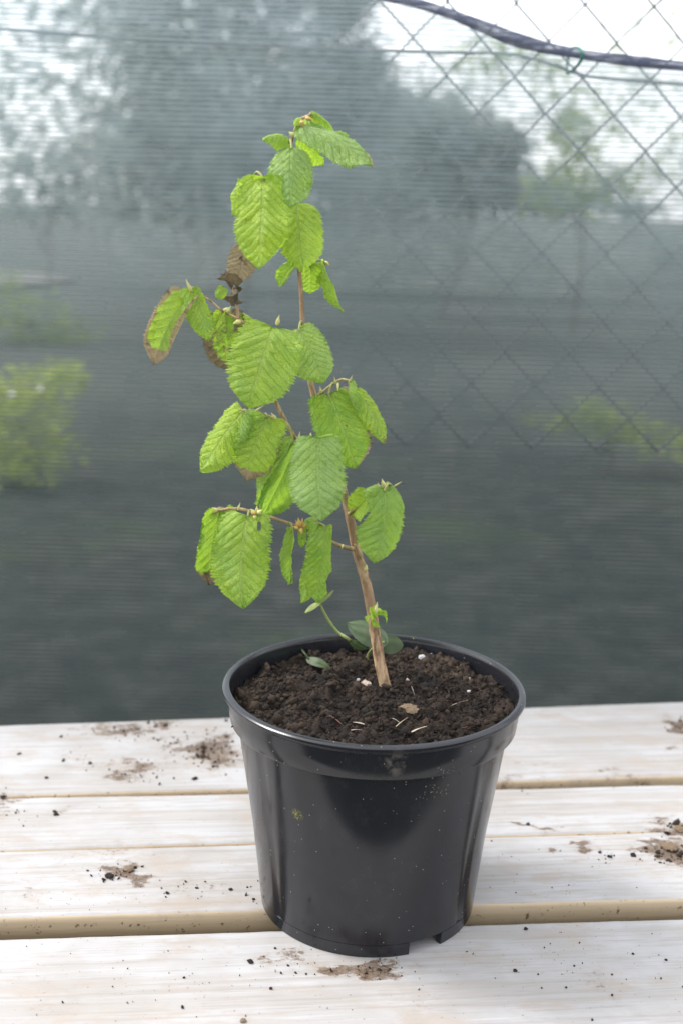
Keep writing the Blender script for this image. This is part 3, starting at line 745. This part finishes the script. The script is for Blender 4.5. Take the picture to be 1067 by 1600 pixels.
sliver('twig_bit', (700, 1143), (741, 1134), 2.2, REDTWIG, 'thin reddish twig by the right front rim')
sliver('twig_bit', (514, 1117), (534, 1132), 2.0, REDTWIG, 'thin orange brown twig on the left front soil')
sliver('straw_bit', (705, 1102), (735, 1093), 1.8, CHIP, 'thin grey straw on the right soil')
sliver('twig_bit', (641, 1070), (647, 1086), 1.8, CHIP, 'tiny upright fibre right of the stem foot')

# ================================================================== SAPLING
base_pt = soil_pt(603, 1078)
plant = tag(empty('hazel_sapling', base_pt), 'young hazel sapling with drooping toothed green leaves growing in the pot', 'sapling')
SAMPLES = []                                  # points along stem and branches, for attaching leaf stalks
def wood(name, px, Ys, rad_px, mat=BARK, seg=10, jit=0.12, green=0.0):
    Y = np.interp(np.linspace(0, 1, len(px)), np.linspace(0, 1, len(Ys)), Ys)
    P = [pt(x, y, yy) for (x, y), yy in zip(px, Y)]
    rp = np.interp(np.linspace(0, 1, len(px)), np.linspace(0, 1, len(rad_px)), rad_px)
    rd = [0.80 * r * mpp(p) for r, p in zip(rp, P)]
    o = tube(name, P, rd, mat, None, seg, jit, px[0][0], 8)
    at = o.data.attributes.new('green', 'FLOAT', 'POINT'); at.data.foreach_set('value', np.full(len(o.data.vertices), green, np.float32))
    adopt(o, plant); SAMPLES.extend(catmull(P, 8)); return o
SY = base_pt.y
stem_px = [(607, 1100), (604, 1084), (600, 1066), (591, 1022), (583, 972), (575, 925), (566, 890), (556, 855), (549, 820), (541, 785), (531, 750), (518, 710), (503, 665), (491, 620), (484, 590), (477, 550), (473, 505), (471, 460), (468, 425), (462, 370), (456, 325), (451, 290), (450, 258), (453, 232), (460, 208), (466, 192), (474, 184), (485, 180)]
stem = wood('stem', stem_px, [SY, SY + .005, 0.03, 0.035, 0.03], [14.5, 11.2, 10.2, 9.6, 9, 8, 7, 5.6, 4.8, 4.2, 4, 3.6, 3.2, 3, 2.6], seg=14)
wood('branch', [(519, 712), (490, 700), (466, 689), (449, 663), (434, 634), (424, 612), (412, 575), (402, 540), (388, 512), (372, 498), (354, 489), (342, 481), (328, 469), (306, 456)], [0.03, 0.02, 0.015, 0.02], [5, 4.6, 4, 3.4, 2.8, 2.2, 1.8])
wood('twig', [(372, 499), (371, 480), (367, 462), (365, 450)], [0.018, 0.02], [3.4, 3, 2.6])
wood('twig', [(446, 660), (432, 655), (414, 648), (397, 642), (381, 643)], [0.018, 0.005], [3, 2.6, 2.2], green=0.7)
wood('branch', [(552, 858), (536, 854), (515, 846), (490, 833), (466, 823), (435, 812), (404, 802), (372, 795), (345, 797), (334, 802)], [0.03, 0.01, -0.01, 0.0], [5, 4, 3.4, 3.2, 3.4, 3.4, 3, 2.2], green=0.15)
wood('twig', [(490, 622), (505, 612), (520, 600), (534, 593), (548, 595)], [0.03, 0.01], [3.4, 3, 2.8, 2.2], green=0.45)
wood('twig', [(545, 803), (558, 793), (573, 782), (584, 770), (597, 760), (610, 757)], [0.03, 0.01], [4, 3.4, 3, 2.6], green=0.35)
wood('twig', [(452, 296), (438, 286), (420, 281), (400, 282), (381, 287)], [0.03, 0.012], [3, 2.6, 2.2], green=0.0)
wood('twig', [(469, 420), (482, 412), (497, 407), (509, 410)], [0.033, 0.045], [3, 2.4, 2], green=0.2)
wood('twig', [(554, 850), (562, 868), (570, 884), (572, 892)], [0.032, 0.03], [2, 2.4, 2], green=0.2)

PW_U = [0, .01, .03, .07, .13, .22, .34, .46, .56, .66, .75, .82, .88, .93, .97, 1.0]
PW_W = [0, .33, .56, .73, .85, .94, .985, 1.0, .99, .94, .845, .705, .52, .315, .15, 0]
def prof_w(u):
    return float(np.interp(u, PW_U, PW_W))
def leaf(bx, by, tx, ty, wpx, Yb, Yt, roll=0, fold=-8, curl=-20, bow=0.10, hue=0.3, pale=0.1, dry=0.0, edge=(0, 0), dry_edge=(0, 0), dry_tip=0.0,
         dark=0.0, N=8, asym=(1, 1), wob=0.085, pleat=1.0, nv=11, hole=None, stalk=True, seed=None, name='leaf', label=None, teeth=1.0, bite=None, t0=0.55, twist=0):
    seed = seed if seed is not None else bx * 0.37 + by * 0.11
    P0, P1 = pt(bx, by, Yb), pt(tx, ty, Yt)
    a = P1 - P0; L = a.length; a.normalize()
    mid = (P0 + P1) / 2; m = mpp(mid); W = wpx * m / 2 * 1.18
    c = (CAM - mid).normalized(); n0 = (c - a * c.dot(a)).normalized()
    nu = 130; rs = random.Random(int(seed * 1000)); shp = rs.uniform(0.86, 1.12); sick = rs.uniform(-0.04, 0.04); curl += rs.uniform(-16, 12); fold += rs.uniform(-5, 5); twist += rs.uniform(-11, 11); bow *= rs.uniform(0.7, 1.6)
    hue += rs.uniform(-0.15, 0.28); vr = rs.uniform(0.85, 1.15)
    asym = (asym[0] * rs.uniform(0.93, 1.07), asym[1] * rs.uniform(0.93, 1.07))
    V = []; att = {k: [] for k in ('hue', 'pale', 'dry', 'phase', 'across', 'dark')}
    for i in range(nu + 1):
        u = i / nu
        nn = Matrix.Rotation(R(roll + twist * (u - 0.5)), 3, a) @ n0
        s = a.cross(nn)
        pw = prof_w(u ** shp) * (1 + 0.07 * noise.noise(Vector((u * 4, seed, 2))))
        for j in range(-nv, nv + 1):
            side = 1 if j < 0 else 0; v = abs(j) / nv; sg = -1 if j < 0 else 1
            # doubly toothed margin, teeth leaning to the tip
            uu = u - 0.25 * v * 0
            q = (uu * N * 1.15 + 0.2 * noise.noise(Vector((uu * 9, seed, side)))) % 1.0; q2 = (uu * N * 3.6 + seed + 0.6 * noise.noise(Vector((uu * 14, seed, side + 3)))) % 1.0
            tooth = 1 - teeth * (0.08 * (1 - q) + 0.125 * (1 - q2) ** 1.3) * (1 if 0.03 < u < 0.985 else 0.3)
            e = W * pw * asym[side] * (1 + (tooth - 1) * v ** 4)
            if bite and side == bite[0] and abs(u - bite[1]) < bite[2]: e *= 1 - bite[3] * (1 - abs(u - bite[1]) / bite[2]) ** 0.5
            # sweep across in small steps so fold, curl and rolled margin add up
            st_ = 6; lat = hh = 0.0
            for k in range(st_):
                tk = v * (k + 0.5) / st_ * max(pw, 0.25)
                th = R(fold + curl * tk + edge[side] * max(0, (tk - t0) / (1 - t0)) ** 1.2)
                lat += math.cos(th) * e * v / st_; hh += math.sin(th) * e * v / st_
            s_ph = (u + 0.03 - (0.50 * v - 0.10 * v * v) * pw ** 0.8 * (1 - 0.50 * u)) * N
            fr = s_ph - math.floor(s_ph)
            pl = (math.sin(math.pi * ((fr + 0.5) % 1.0)) ** 0.8) * 0.00115 * pleat * (0.8 + 0.5 * noise.noise(Vector((s_ph * 0.9, v * 2, seed)))) * min(1, L / 0.05) * min(1, v * 5 + 0.1) * (1 - 0.25 * v)
            along = u * L - 0.11 * L * min(1, v * pw * 1.2) * (1 - u) ** 5 - 0.055 * L * 0
            dn = Vector((u * 3.1 + seed, v * sg * 1.6, seed * 0.31))
            w_ = wob * L * (noise.noise(dn * 0.9) * (0.35 + v * 0.9) + 0.5 * v * v * noise.noise(dn * 2.3))
            crk = 0.0011 * min(1, L / 0.05) * (noise.noise(Vector((u * 11 + seed, v * sg * 5, 1))) + 0.5 * noise.noise(Vector((u * 26, v * sg * 11 + seed, 7)))) * min(1, 0.3 + v)
            z = bow * L * 4 * u * (1 - u) * (1.25 - 0.5 * u) + hh + pl + w_ + crk
            V.append(P0 + a * along + nn * z + s * (sg * lat + sick * L * 4 * u * (1 - u)))
            dd = dry + dry_edge[side] * max(0, (v - 0.35) / 0.65) ** 1.3 + dry_tip * max(0, (u - 0.72) / 0.28)
            if v > 0.93: dd += 0.12
            att['dry'].append(dd); att['hue'].append(hue + 0.12 * noise.noise(dn)); att['pale'].append(max(0, pale + 0.25 * noise.noise(dn + Vector((9, 0, 0)))))
            att['phase'].append(s_ph + 0.5 - 0.0); att['across'].append(v * max(pw, 0.3)); att['dark'].append(dark)
    M2 = 2 * nv + 1; Fc = []
    for i in range(nu):
        for k in range(M2 - 1):
            if hole:
                hu, hv, hr = hole
                if math.hypot((i / nu - hu) * 1.6, (k - nv) / nv - hv) < hr: continue
            Fc.append((i * M2 + k, i * M2 + k + 1, (i + 1) * M2 + k + 1, (i + 1) * M2 + k))
    o = mesh_obj(name, V, Fc, LEAF)
    for k, vals in att.items():
        at = o.data.attributes.new(k, 'FLOAT', 'POINT'); at.data.foreach_set('value', np.array(vals, np.float32))
    adopt(o, plant)
    if label: o['label'] = label
    if stalk:
        near = min(SAMPLES, key=lambda q: (q - P0).length)
        if 0.001 < (near - P0).length < 0.03:
            ln = (near - P0).length
            V2, F2 = tube_data(catmull([near, near.lerp(P0, 0.5) + Vector((0, -0.15 * ln, 0.25 * ln)), P0, P0 + a * 0.003], 5), [0.0009] * 16, 6)
            k = mesh_obj('stalk', V2, F2, TWIG_GREEN); k.parent = o; k.matrix_parent_inverse = o.matrix_parent_inverse.copy()
            o.matrix_parent_inverse = Matrix.Translation(plant.location).inverted()
            k.matrix_parent_inverse = Matrix.Identity(4)
    return o

# top of the shoot
leaf(470, 197, 582, 262, 62, 0.03, 0.0, roll=-38, fold=-14, curl=-30, bow=0.10, hue=0.35, pale=0.75, dry_tip=0.35, dry_edge=(0.0, 0.35), N=8)
leaf(486, 179, 524, 210, 34, 0.035, 0.045, roll=-30, fold=-20, curl=-60, bow=0.16, hue=0.1, pale=0, N=6)
leaf(470, 186, 462, 198, 16, 0.028, 0.02, roll=20, fold=-10, curl=-50, bow=0.2, hue=0.0, pale=0, N=5)
leaf(455, 223, 412, 219, 40, 0.03, 0.01, roll=52, fold=-25, curl=-50, bow=0.14, hue=0.05, pale=0.2, N=6)
leaf(472, 212, 504, 258, 30, 0.035, 0.055, roll=25, fold=20, curl=20, bow=0.08, hue=0.25, pale=0, N=7)
leaf(456, 233, 456, 324, 70, 0.01, -0.012, roll=0, fold=-12, curl=-18, bow=0.08, hue=0.2, pale=0.55, N=8)
leaf(412, 279, 405, 421, 88, -0.004, -0.03, roll=12, fold=-14, curl=-14, bow=0.06, hue=0.05, pale=0.12, N=10, pleat=1.7)
leaf(380, 287, 364, 336, 36, 0.012, 0.03, roll=35, fold=-20, curl=-30, bow=0.10, hue=0.1, pale=0.1, N=7)
leaf(462, 318, 473, 423, 84, 0.02, 0.0, roll=-14, fold=-10, curl=-22, bow=0.09, hue=0.15, pale=0.05, N=8, asym=(0.75, 1.12))
leaf(384, 386, 371, 441, 42, 0.02, 0.02, roll=14, fold=12, curl=-30, bow=0.06, hue=0.4, dry=1.3, dark=0.0, N=7, wob=0.08, label='dried brown leaf hanging above the withered tip')
leaf(461, 412, 436, 446, 24, 0.035, 0.05, roll=30, fold=24, curl=10, bow=0.05, hue=0.35, N=6)
leaf(484, 412, 484, 459, 34, 0.04, 0.045, roll=-14, fold=8, curl=0, bow=0.04, hue=0.3, N=6)
leaf(506, 409, 537, 487, 32, 0.042, 0.035, roll=66, fold=30, curl=20, bow=0.03, hue=0.2, pale=0.2, N=8, label='narrow leaf folded edge on beside the stem')
# withered tip of the left branch
for k, (bx, by, tx, ty, wd, rl) in enumerate(((364, 452, 338, 436, 26, 40), (366, 450, 345, 462, 24, -50), (366, 455, 382, 470, 24, 60), (364, 450, 352, 432, 20, 10))):
    leaf(bx, by, tx, ty, wd, 0.02, 0.0 + 0.012 * k, roll=rl, fold=30, curl=50, bow=0.2, hue=0.5, dry=1.5, dark=0.75, N=5, wob=0.16, stalk=False, label='shrivelled grey brown leaf at the dead tip', nv=8)
leaf(350, 449, 341, 468, 18, 0.01, 0.005, fold=-10, bow=0.1, hue=0.3, N=5, stalk=False)
# left branch
leaf(299, 452, 327, 534, 44, 0.012, 0.0, roll=-28, fold=-18, curl=-20, bow=0.10, hue=0.22, pale=0.2, N=9, pleat=1.5)
leaf(296, 463, 240, 570, 72, 0.015, 0.0, roll=22, fold=18, curl=34, bow=0.10, hue=0.42, dry=0.0, edge=(80, 95), dry_edge=(1.5, 1.3), dry_tip=1.6, N=7, t0=0.40, wob=0.05, label='leaf with pale withered rolled edges at far left')
leaf(352, 488, 366, 582, 70, 0.024, 0.03, roll=10, fold=8, curl=15, bow=0.05, hue=0.6, dry=0.45, edge=(60, 40), dry_edge=(0.7, 0.7), dry_tip=0.5, dark=0.6, N=7, wob=0.05, label='dull olive brown withered leaf behind the big leaf')
leaf(372, 492, 398, 512, 30, 0.02, 0.02, roll=-20, fold=-20, curl=-40, bow=0.12, hue=0.1, N=5)
leaf(350, 486, 330, 520, 22, 0.018, 0.02, roll=30, fold=20, curl=0, bow=0.06, hue=0.15, pale=0.1, N=6)
leaf(427, 512, 388, 638, 106, -0.012, -0.03, roll=6, fold=-9, curl=-12, bow=0.05, hue=0.0, pale=0.22, N=9, pleat=1.4)
leaf(468, 513, 505, 600, 66, 0.012, -0.004, roll=-10, fold=-10, curl=-14, bow=0.06, hue=0.15, pale=0.5, N=9)
# middle of the plant
leaf(514, 616, 556, 733, 92, 0.008, -0.008, roll=-8, fold=-8, curl=-16, bow=0.08, hue=0.5, pale=0.0, edge=(0, -30), dry_edge=(0, 0.95), N=9, asym=(0.9, 1.1), label='deep green leaf with brown withered right edge')
leaf(545, 598, 558, 646, 30, 0.008, 0.0, roll=42, fold=-30, curl=-20, bow=0.08, hue=0.3, pale=0.35, N=8)
leaf(556, 612, 602, 692, 36, 0.006, 0.0, roll=-34, fold=-18, curl=-10, bow=0.06, hue=0.28, dry=0.05, dry_tip=0.5, N=8, stalk=False)
leaf(498, 684, 502, 815, 92, -0.02, -0.04, roll=0, fold=-9, curl=-14, bow=0.07, hue=0.32, pale=0.72, N=9)
leaf(466, 694, 410, 806, 64, 0.012, 0.02, roll=-30, fold=22, curl=10, bow=0.05, hue=0.7, pale=0.15, N=8, label='darker underside leaf behind the central leaf')
leaf(458, 690, 404, 790, 30, 0.005, 0.006, roll=62, fold=20, curl=0, bow=0.04, hue=0.3, pale=0.45, N=8)
leaf(381, 641, 314, 737, 68, 0.008, -0.002, roll=28, fold=-10, curl=-12, bow=0.06, hue=0.12, dry_tip=0.1, N=8)
leaf(385, 642, 374, 694, 26, 0.002, -0.004, roll=50, fold=-30, curl=-10, bow=0.05, hue=0.25, pale=0.3, N=7)
leaf(418, 652, 386, 752, 80, 0.004, 0.0, roll=8, fold=-6, curl=-26, bow=0.12, hue=0.38, dry_tip=1.5, edge=(-30, -30), N=8, dry_edge=(0.25, 0.5), label='leaf with grey curled withered tip left of centre')
# lower left branch
leaf(388, 806, 380, 952, 92, -0.018, -0.035, roll=4, fold=-8, curl=-14, bow=0.06, hue=0.52, pale=0.16, dry_tip=0.22, N=9, nv=24, hole=(0.13, -0.5, 0.075), label='big green leaf with a small hole near its stalk')
leaf(345, 797, 329, 913, 62, 0.002, 0.004, roll=22, fold=22, curl=30, bow=0.04, hue=0.6, pale=0.1, dry=0.24, edge=(70, 60), dry_tip=0.6, dry_edge=(0, 0.5), dark=0.5, N=8, asym=(0.8, 1.1), label='cupped leaf with browned inside at lower left')
leaf(352, 796, 366, 815, 32, 0.008, 0.012, roll=-10, fold=-20, curl=-30, bow=0.15, hue=0.1, N=6)
leaf(458, 826, 455, 912, 34, -0.008, -0.006, roll=42, fold=34, curl=10, bow=0.04, hue=0.42, pale=0.25, N=9, label='small leaf folded along its midrib')
leaf(507, 822, 494, 942, 62, -0.006, -0.02, roll=-26, fold=-22, curl=-14, bow=0.06, hue=0.45, pale=0.05, N=10, bite=(1, 0.72, 0.13, 0.5), twist=20)
leaf(495, 872, 472, 942, 30, 0.004, 0.01, roll=30, fold=-10, curl=0, bow=0.05, hue=0.5, pale=0.2, N=7, stalk=False)
leaf(472, 824, 471, 856, 16, -0.006, -0.008, roll=0, fold=-20, bow=0.05, hue=0.25, pale=0.2, N=5)
leaf(476, 818, 498, 816, 26, 0.0, 0.0, roll=-40, fold=-20, curl=-20, bow=0.18, hue=0.15, pale=0.3, N=5)
# right twig
leaf(600, 768, 586, 880, 76, -0.002, -0.02, roll=-16, fold=-12, curl=-16, bow=0.07, hue=0.4, pale=0.25, N=8, bite=(0, 0.34, 0.2, 0.42))
leaf(580, 774, 551, 806, 44, 0.016, 0.03, roll=24, fold=14, curl=0, bow=0.06, hue=0.22, pale=0, N=6)
leaf(604, 757, 631, 800, 32, 0.01, 0.012, roll=-40, fold=-24, curl=-30, bow=0.14, hue=0.55, pale=0.25, N=7)
leaf(598, 762, 574, 770, 30, 0.004, -0.006, roll=30, fold=-20, curl=-40, bow=0.2, hue=0.4, pale=0.4, N=6)
# buds, bud scales and stipules
def bud(px, py, tx, ty, wpx, Y, mat=BUD, name='bud'):
    A, B = pt(px, py, Y), pt(tx, ty, Y - 0.002); d = B - A; L = d.length; d.normalize(); r = wpx * mpp(A) / 2
    ts = np.linspace(0, 1, 9); P = [A + d * (L * t) + Vector((0, -0.0004 * math.sin(t * 3), 0)) for t in ts]
    V, Fc = tube_data(P, [r * (0.5 + 0.5 * math.sin(math.pi * min(1, t * 1.25))) * (1 - t) ** 0.55 + 0.00008 for t in ts], 8, 0.15, px)
    return adopt(mesh_obj(name, V, Fc, mat), plant)
for a in ((300, 456, 291, 436, 7, 0.008), (433, 508, 437, 492, 8, -0.004), (352, 486, 357, 480, 8, 0.01), (356, 488, 361, 478, 6, 0.005),
          (388, 508, 402, 514, 6, 0.012), (376, 502, 364, 506, 10, 0.006), (459, 212, 451, 206, 9, 0.02), (418, 281, 424, 274, 12, 0.008), (467, 688, 469, 674, 5, 0.008),
          (485, 688, 486, 676, 8, -0.012), (431, 655, 424, 645, 8, 0.004), (413, 650, 410, 658, 5, 0.008), (400, 642, 412, 634, 4, 0.006), (383, 644, 371, 636, 4, 0.004),
          (502, 614, 500, 604, 6, 0.012), (524, 600, 522, 588, 4, 0.01), (528, 598, 528, 612, 5, 0.008), (547, 596, 550, 586, 4, 0.008), (600, 760, 596, 748, 8, -0.004), (582, 774, 574, 768, 10, 0.008),
          (340, 798, 332, 793, 8, -0.004), (372, 797, 376, 785, 4, -0.012), (368, 800, 374, 806, 4, -0.012), (571, 893, 573, 882, 7, 0.026), (536, 851, 534, 858, 4, 0.012),
          (615, 760, 628, 752, 3, 0.008), (592, 764, 590, 754, 6, 0.0), (396, 284, 386, 280, 5, 0.01), (469, 424, 474, 416, 7, 0.025), (508, 409, 515, 414, 6, 0.04)):
    bud(*a)
for a in ((400, 804, 392, 795, 12, -0.016), (404, 802, 410, 796, 10, -0.018), (398, 806, 400, 812, 8, -0.018), (402, 800, 402, 790, 7, -0.016)): bud(*a)
for a in ((468, 824, 462, 812, 7, -0.010), (469, 823, 466, 808, 7, -0.012), (471, 823, 473, 809, 7, -0.010), (466, 826, 459, 822, 7, -0.012), (473, 824, 479, 817, 6, -0.010), (470, 826, 472, 836, 8, -0.012)): bud(*a, BUD_ORANGE, 'bud_scale')
for a in ((399, 803, 394, 800, 6, -0.019), (478, 184, 490, 188, 8, 0.02), (470, 190, 478, 196, 8, 0.02)): bud(*a, BUD_ORANGE, 'bud_scale')
# small leafy bud low on the stem
for k, (bx, by, tx, ty, wd, rl) in enumerate(((582, 962, 578, 948, 14, 10), (584, 962, 590, 944, 10, -30), (585, 962, 603, 974, 14, -50), (584, 966, 594, 980, 12, 40), (581, 964, 575, 974, 12, 60), (585, 960, 598, 956, 12, -20))):
    leaf(bx, by, tx, ty, wd, 0.012, 0.006 + 0.004 * (k % 3), roll=rl, fold=26, curl=30, bow=0.25, hue=0.12 + 0.1 * (k % 3), N=4, nv=6, stalk=False, wob=0.1, name='bud_leaf')
bud(586, 960, 589, 940, 7, 0.008, STIPULE)
bud(581, 960, 577, 950, 6, 0.008, STIPULE)

# ================================================================== WEEDS in the pot
def weed_leaf(root, name, bx, by, tx, ty, wpx, Yb, Yt, roll, mat, bow=0.1, fold=-8):
    P0, P1 = pt(bx, by, Yb), pt(tx, ty, Yt); a = P1 - P0; L = a.length; a.normalize(); m = mpp(P0); W = wpx * m / 2
    c = (CAM - P0).normalized(); nn = Matrix.Rotation(R(roll), 3, a) @ (c - a * c.dot(a)).normalized(); s = a.cross(nn)
    V = []; nu, nv = 24, 6
    for i in range(nu + 1):
        u = i / nu; pw = math.sin(math.pi * u ** 0.75) ** 0.6 if 0 < u < 1 else 0
        for j in range(-nv, nv + 1):
            v = j / nv; lat = W * pw * v * (1 - 0.05 * ((u * 9) % 1))
            V.append(P0 + a * (u * L - 0.10 * L * abs(v) * (1 - u) ** 4) + s * lat * math.cos(R(fold)) + nn * (bow * L * 4 * u * (1 - u) + abs(lat) * math.sin(R(fold)) + 0.03 * L * noise.noise(Vector((u * 3, v * 2, bx)))))
    M2 = 2 * nv + 1
    return adopt(mesh_obj(name, V, [(i * M2 + k, i * M2 + k + 1, (i + 1) * M2 + k + 1, (i + 1) * M2 + k) for i in range(nu) for k in range(M2 - 1)], mat), root)
WEED_PALE = simple('weed_leaf_grey_green', (0.13, 0.18, 0.10), 0.55, 0.6, 120, 0.4, 0.0008)
WEED_DARK = simple('weed_leaf_dark', (0.04, 0.065, 0.02), 0.5, 0.4, 140, 0.4, 0.0008)
WEED_STEM = simple('weed_stem', (0.30, 0.36, 0.12), 0.5, 0.3, 200, 0.3, 0.0004)
WEED_YELLOW = simple('weed_sprout_yellow', (0.38, 0.42, 0.05), 0.5, 0.3, 200, 0.3, 0.0004)
YW = 0.060
wr = tag(empty('weed_seedling', soil_pt(578, 1020)), 'small weed with a rounded grey green leaf behind the stem', 'weed', 'weeds in the pot soil')
weed_leaf(wr, 'leaf', 600, 1003, 542, 973, 38, YW - .012, YW - .01, 0, WEED_PALE, 0.06)
weed_leaf(wr, 'leaf', 596, 1006, 630, 1008, 32, YW - .008, YW - .006, -10, WEED_DARK, 0.08)
a_ = soil_pt(572, 1036); adopt(tube('stalk', [a_ - Vector((0, 0, .004)), pt(575, 1022, a_.y), pt(590, 1006, YW - .01), pt(600, 1003, YW - .012)], 0.0009, WEED_STEM), wr)
wr = tag(empty('weed_seedling', soil_pt(552, 1018)), 'thin green weed stalk arching up to the left from the soil', 'weed', 'weeds in the pot soil')
b_ = soil_pt(558, 1010)
adopt(tube('stalk', [b_ - Vector((0, 0, .004)), pt(546, 1000, 0.052), pt(528, 988, 0.048), pt(514, 970, 0.044), pt(504, 952, 0.040), pt(499, 941, 0.036)], [0.0015, 0.0014, 0.0012, 0.0011, 0.001, 0.0008], WEED_STEM), wr)
weed_leaf(wr, 'leaf', 499, 942, 476, 958, 9, 0.036, 0.036, 20, WEED_STEM)
weed_leaf(wr, 'leaf', 499, 942, 522, 922, 6, 0.036, 0.034, 20, WEED_STEM)
weed_leaf(wr, 'leaf', 548, 1003, 574, 1014, 16, 0.050, 0.046, 30, WEED_DARK)
wr = tag(empty('weed_seedling', soil_pt(505, 1040)), 'dark green weed leaf lying on the soil at the left', 'weed', 'weeds in the pot soil')
p1 = soil_pt(489, 1036, 0.004); p2 = soil_pt(516, 1044, 0.003)
weed_leaf(wr, 'leaf', 482, 1030, 517, 1045, 16, p1.y, p2.y, -25, WEED_DARK, 0.10)
p0 = soil_pt(470, 1014, 0.003)
adopt(tube('stalk', [soil_pt(466, 1008, 0.002), soil_pt(474, 1018, 0.006), pt(483, 1030, p1.y)], 0.0009, WEED_DARK), wr)
wr = tag(empty('weed_seedling', soil_pt(639, 1024)), 'tiny yellow green sprout right of the stem', 'weed', 'weeds in the pot soil')
c_ = soil_pt(639, 1024)
adopt(tube('stalk', [c_ - Vector((0, 0, .003)), pt(641, 1012, c_.y), pt(646, 997, c_.y)], [0.0013, 0.0012, 0.0006], WEED_YELLOW), wr)

# ================================================================== SOIL SPILT ON THE TABLE
def table_pt(px, py): return onz(px, py, TZ + 0.0005)
CR = 'soil crumbs on the table'
for k, (x, y, r, lab) in enumerate(((392, 1503, 8, 'ragged dark soil crumb on the front plank left of the pot'), (380, 1595, 8, 'brown crumb at the very bottom edge of the picture'),
        (821, 1451, 5, 'dark oval crumb on the front plank right of the pot'), (804, 1517, 6, 'dark crumb on the front plank below the oval crumb'), (884, 1543, 3.4, 'small dark crumb low on the right front plank'),
        (202, 1359, 11, 'brown soil clod on the second plank left of the pot'), (171, 1369, 10, 'dark soil clod beside the brown clod at left'), (951, 1338, 6, 'small dark clod on the second plank at right'),
        (304, 1217, 6, 'small dark crumb below the big soil patch'), (361, 1390, 5, 'dark crumb on the second plank near the pot'), (262, 1395, 5, 'small crumb on the second plank between clods and pot'),
        (1046, 1325, 17, 'large brown soil clod at the right edge'), (1062, 1296, 13, 'brown soil clod above the large right clod'), (1040, 1500, 4, 'small dark crumb at right on the front plank'), (988, 1490, 3.4, 'tiny dark crumb at right on the front plank'),
        (6, 1246, 8, 'dark crumb at the left picture edge'), (86, 1268, 5, 'small dark crumb at left on the third plank'), (73, 1215, 5, 'small crumb at left on the back plank'), (30, 1178, 5, 'faint crumb far left on the back plank'))):
    lump('soil_crumb', x, y, r * 0.72, PEAT if k in (1, 5, 11, 12) else SOIL, lab, 'crumb', CR, 0.36, 20 + k, table_pt)
pos = []; sz = []
def spill(px, py, rx, ry, n, s):
    for _ in range(int(n * 0.6)):
        x, y = rng.normal(px, rx), rng.normal(py, ry)
        q = table_pt(x, y); pos.append(q[:]); sz.append(0.55 * s * rng.lognormal(0, 0.65))
for a in ((330, 1172, 26, 17, 260, 0.0010), (215, 1206, 24, 12, 110, 0.0007), (190, 1142, 40, 7, 110, 0.0008), (265, 1128, 18, 4, 60, 0.0008), (255, 1168, 10, 8, 40, 0.0007), (130, 1188, 16, 10, 40, 0.0006),
          (195, 1365, 26, 8, 90, 0.0008), (300, 1390, 70, 14, 60, 0.0006), (90, 1420, 70, 12, 40, 0.0005), (1050, 1333, 26, 10, 170, 0.0010), (1060, 1294, 18, 6, 90, 0.001), (950, 1338, 14, 6, 30, 0.0007),
          (1060, 1135, 14, 7, 70, 0.0009), (585, 1515, 26, 7, 160, 0.00042), (460, 1505, 34, 12, 70, 0.00042), (570, 1540, 300, 40, 150, 0.00042), (880, 1500, 120, 50, 110, 0.00045), (250, 1540, 160, 40, 110, 0.0004),
          (30, 1260, 34, 16, 40, 0.0007), (860, 1380, 80, 18, 40, 0.0005), (900, 1225, 90, 7, 60, 0.0006), (830, 1330, 60, 20, 50, 0.0005), (250, 1444, 200, 10, 120, 0.0005), (900, 1415, 110, 6, 90, 0.0005), (400, 1420, 8, 10, 40, 0.0005)):
    spill(*a)
pos = np.array(pos); sz = np.clip(np.array(sz), 0.0002, 0.0028)
# keep crumbs on the planks: drop what would hang over the open gaps
keep = np.ones(len(pos), bool)
for i, p in enumerate(pos):
    dx = p[0] - 0.026; t56 = math.tan(R(5.6))
    if -0.045 < p[1] - dx * t56 < -0.010 or (0.182 + dx * t56 < p[1] < 0.199 + dx * math.tan(R(6.9))): keep[i] = False
    if p[1] > 0.36 + dx * math.tan(R(8.6)) or math.hypot(p[0], p[1]) < 0.0865: keep[i] = False
pos, sz = pos[keep], sz[keep]; n = len(pos)
o = scatter_mesh('spilt_soil', ICO_V, ICO_F, pos, rand_rot(n), sz[:, None] * rng.uniform(0.35, 1.8, (n, 3)), SOIL, None, np.clip(rng.normal(0.55, 0.35, n), 0, 1), 0.4)
tag(o, 'fine dark soil grains spilt over the white planks', 'soil', kind='stuff')
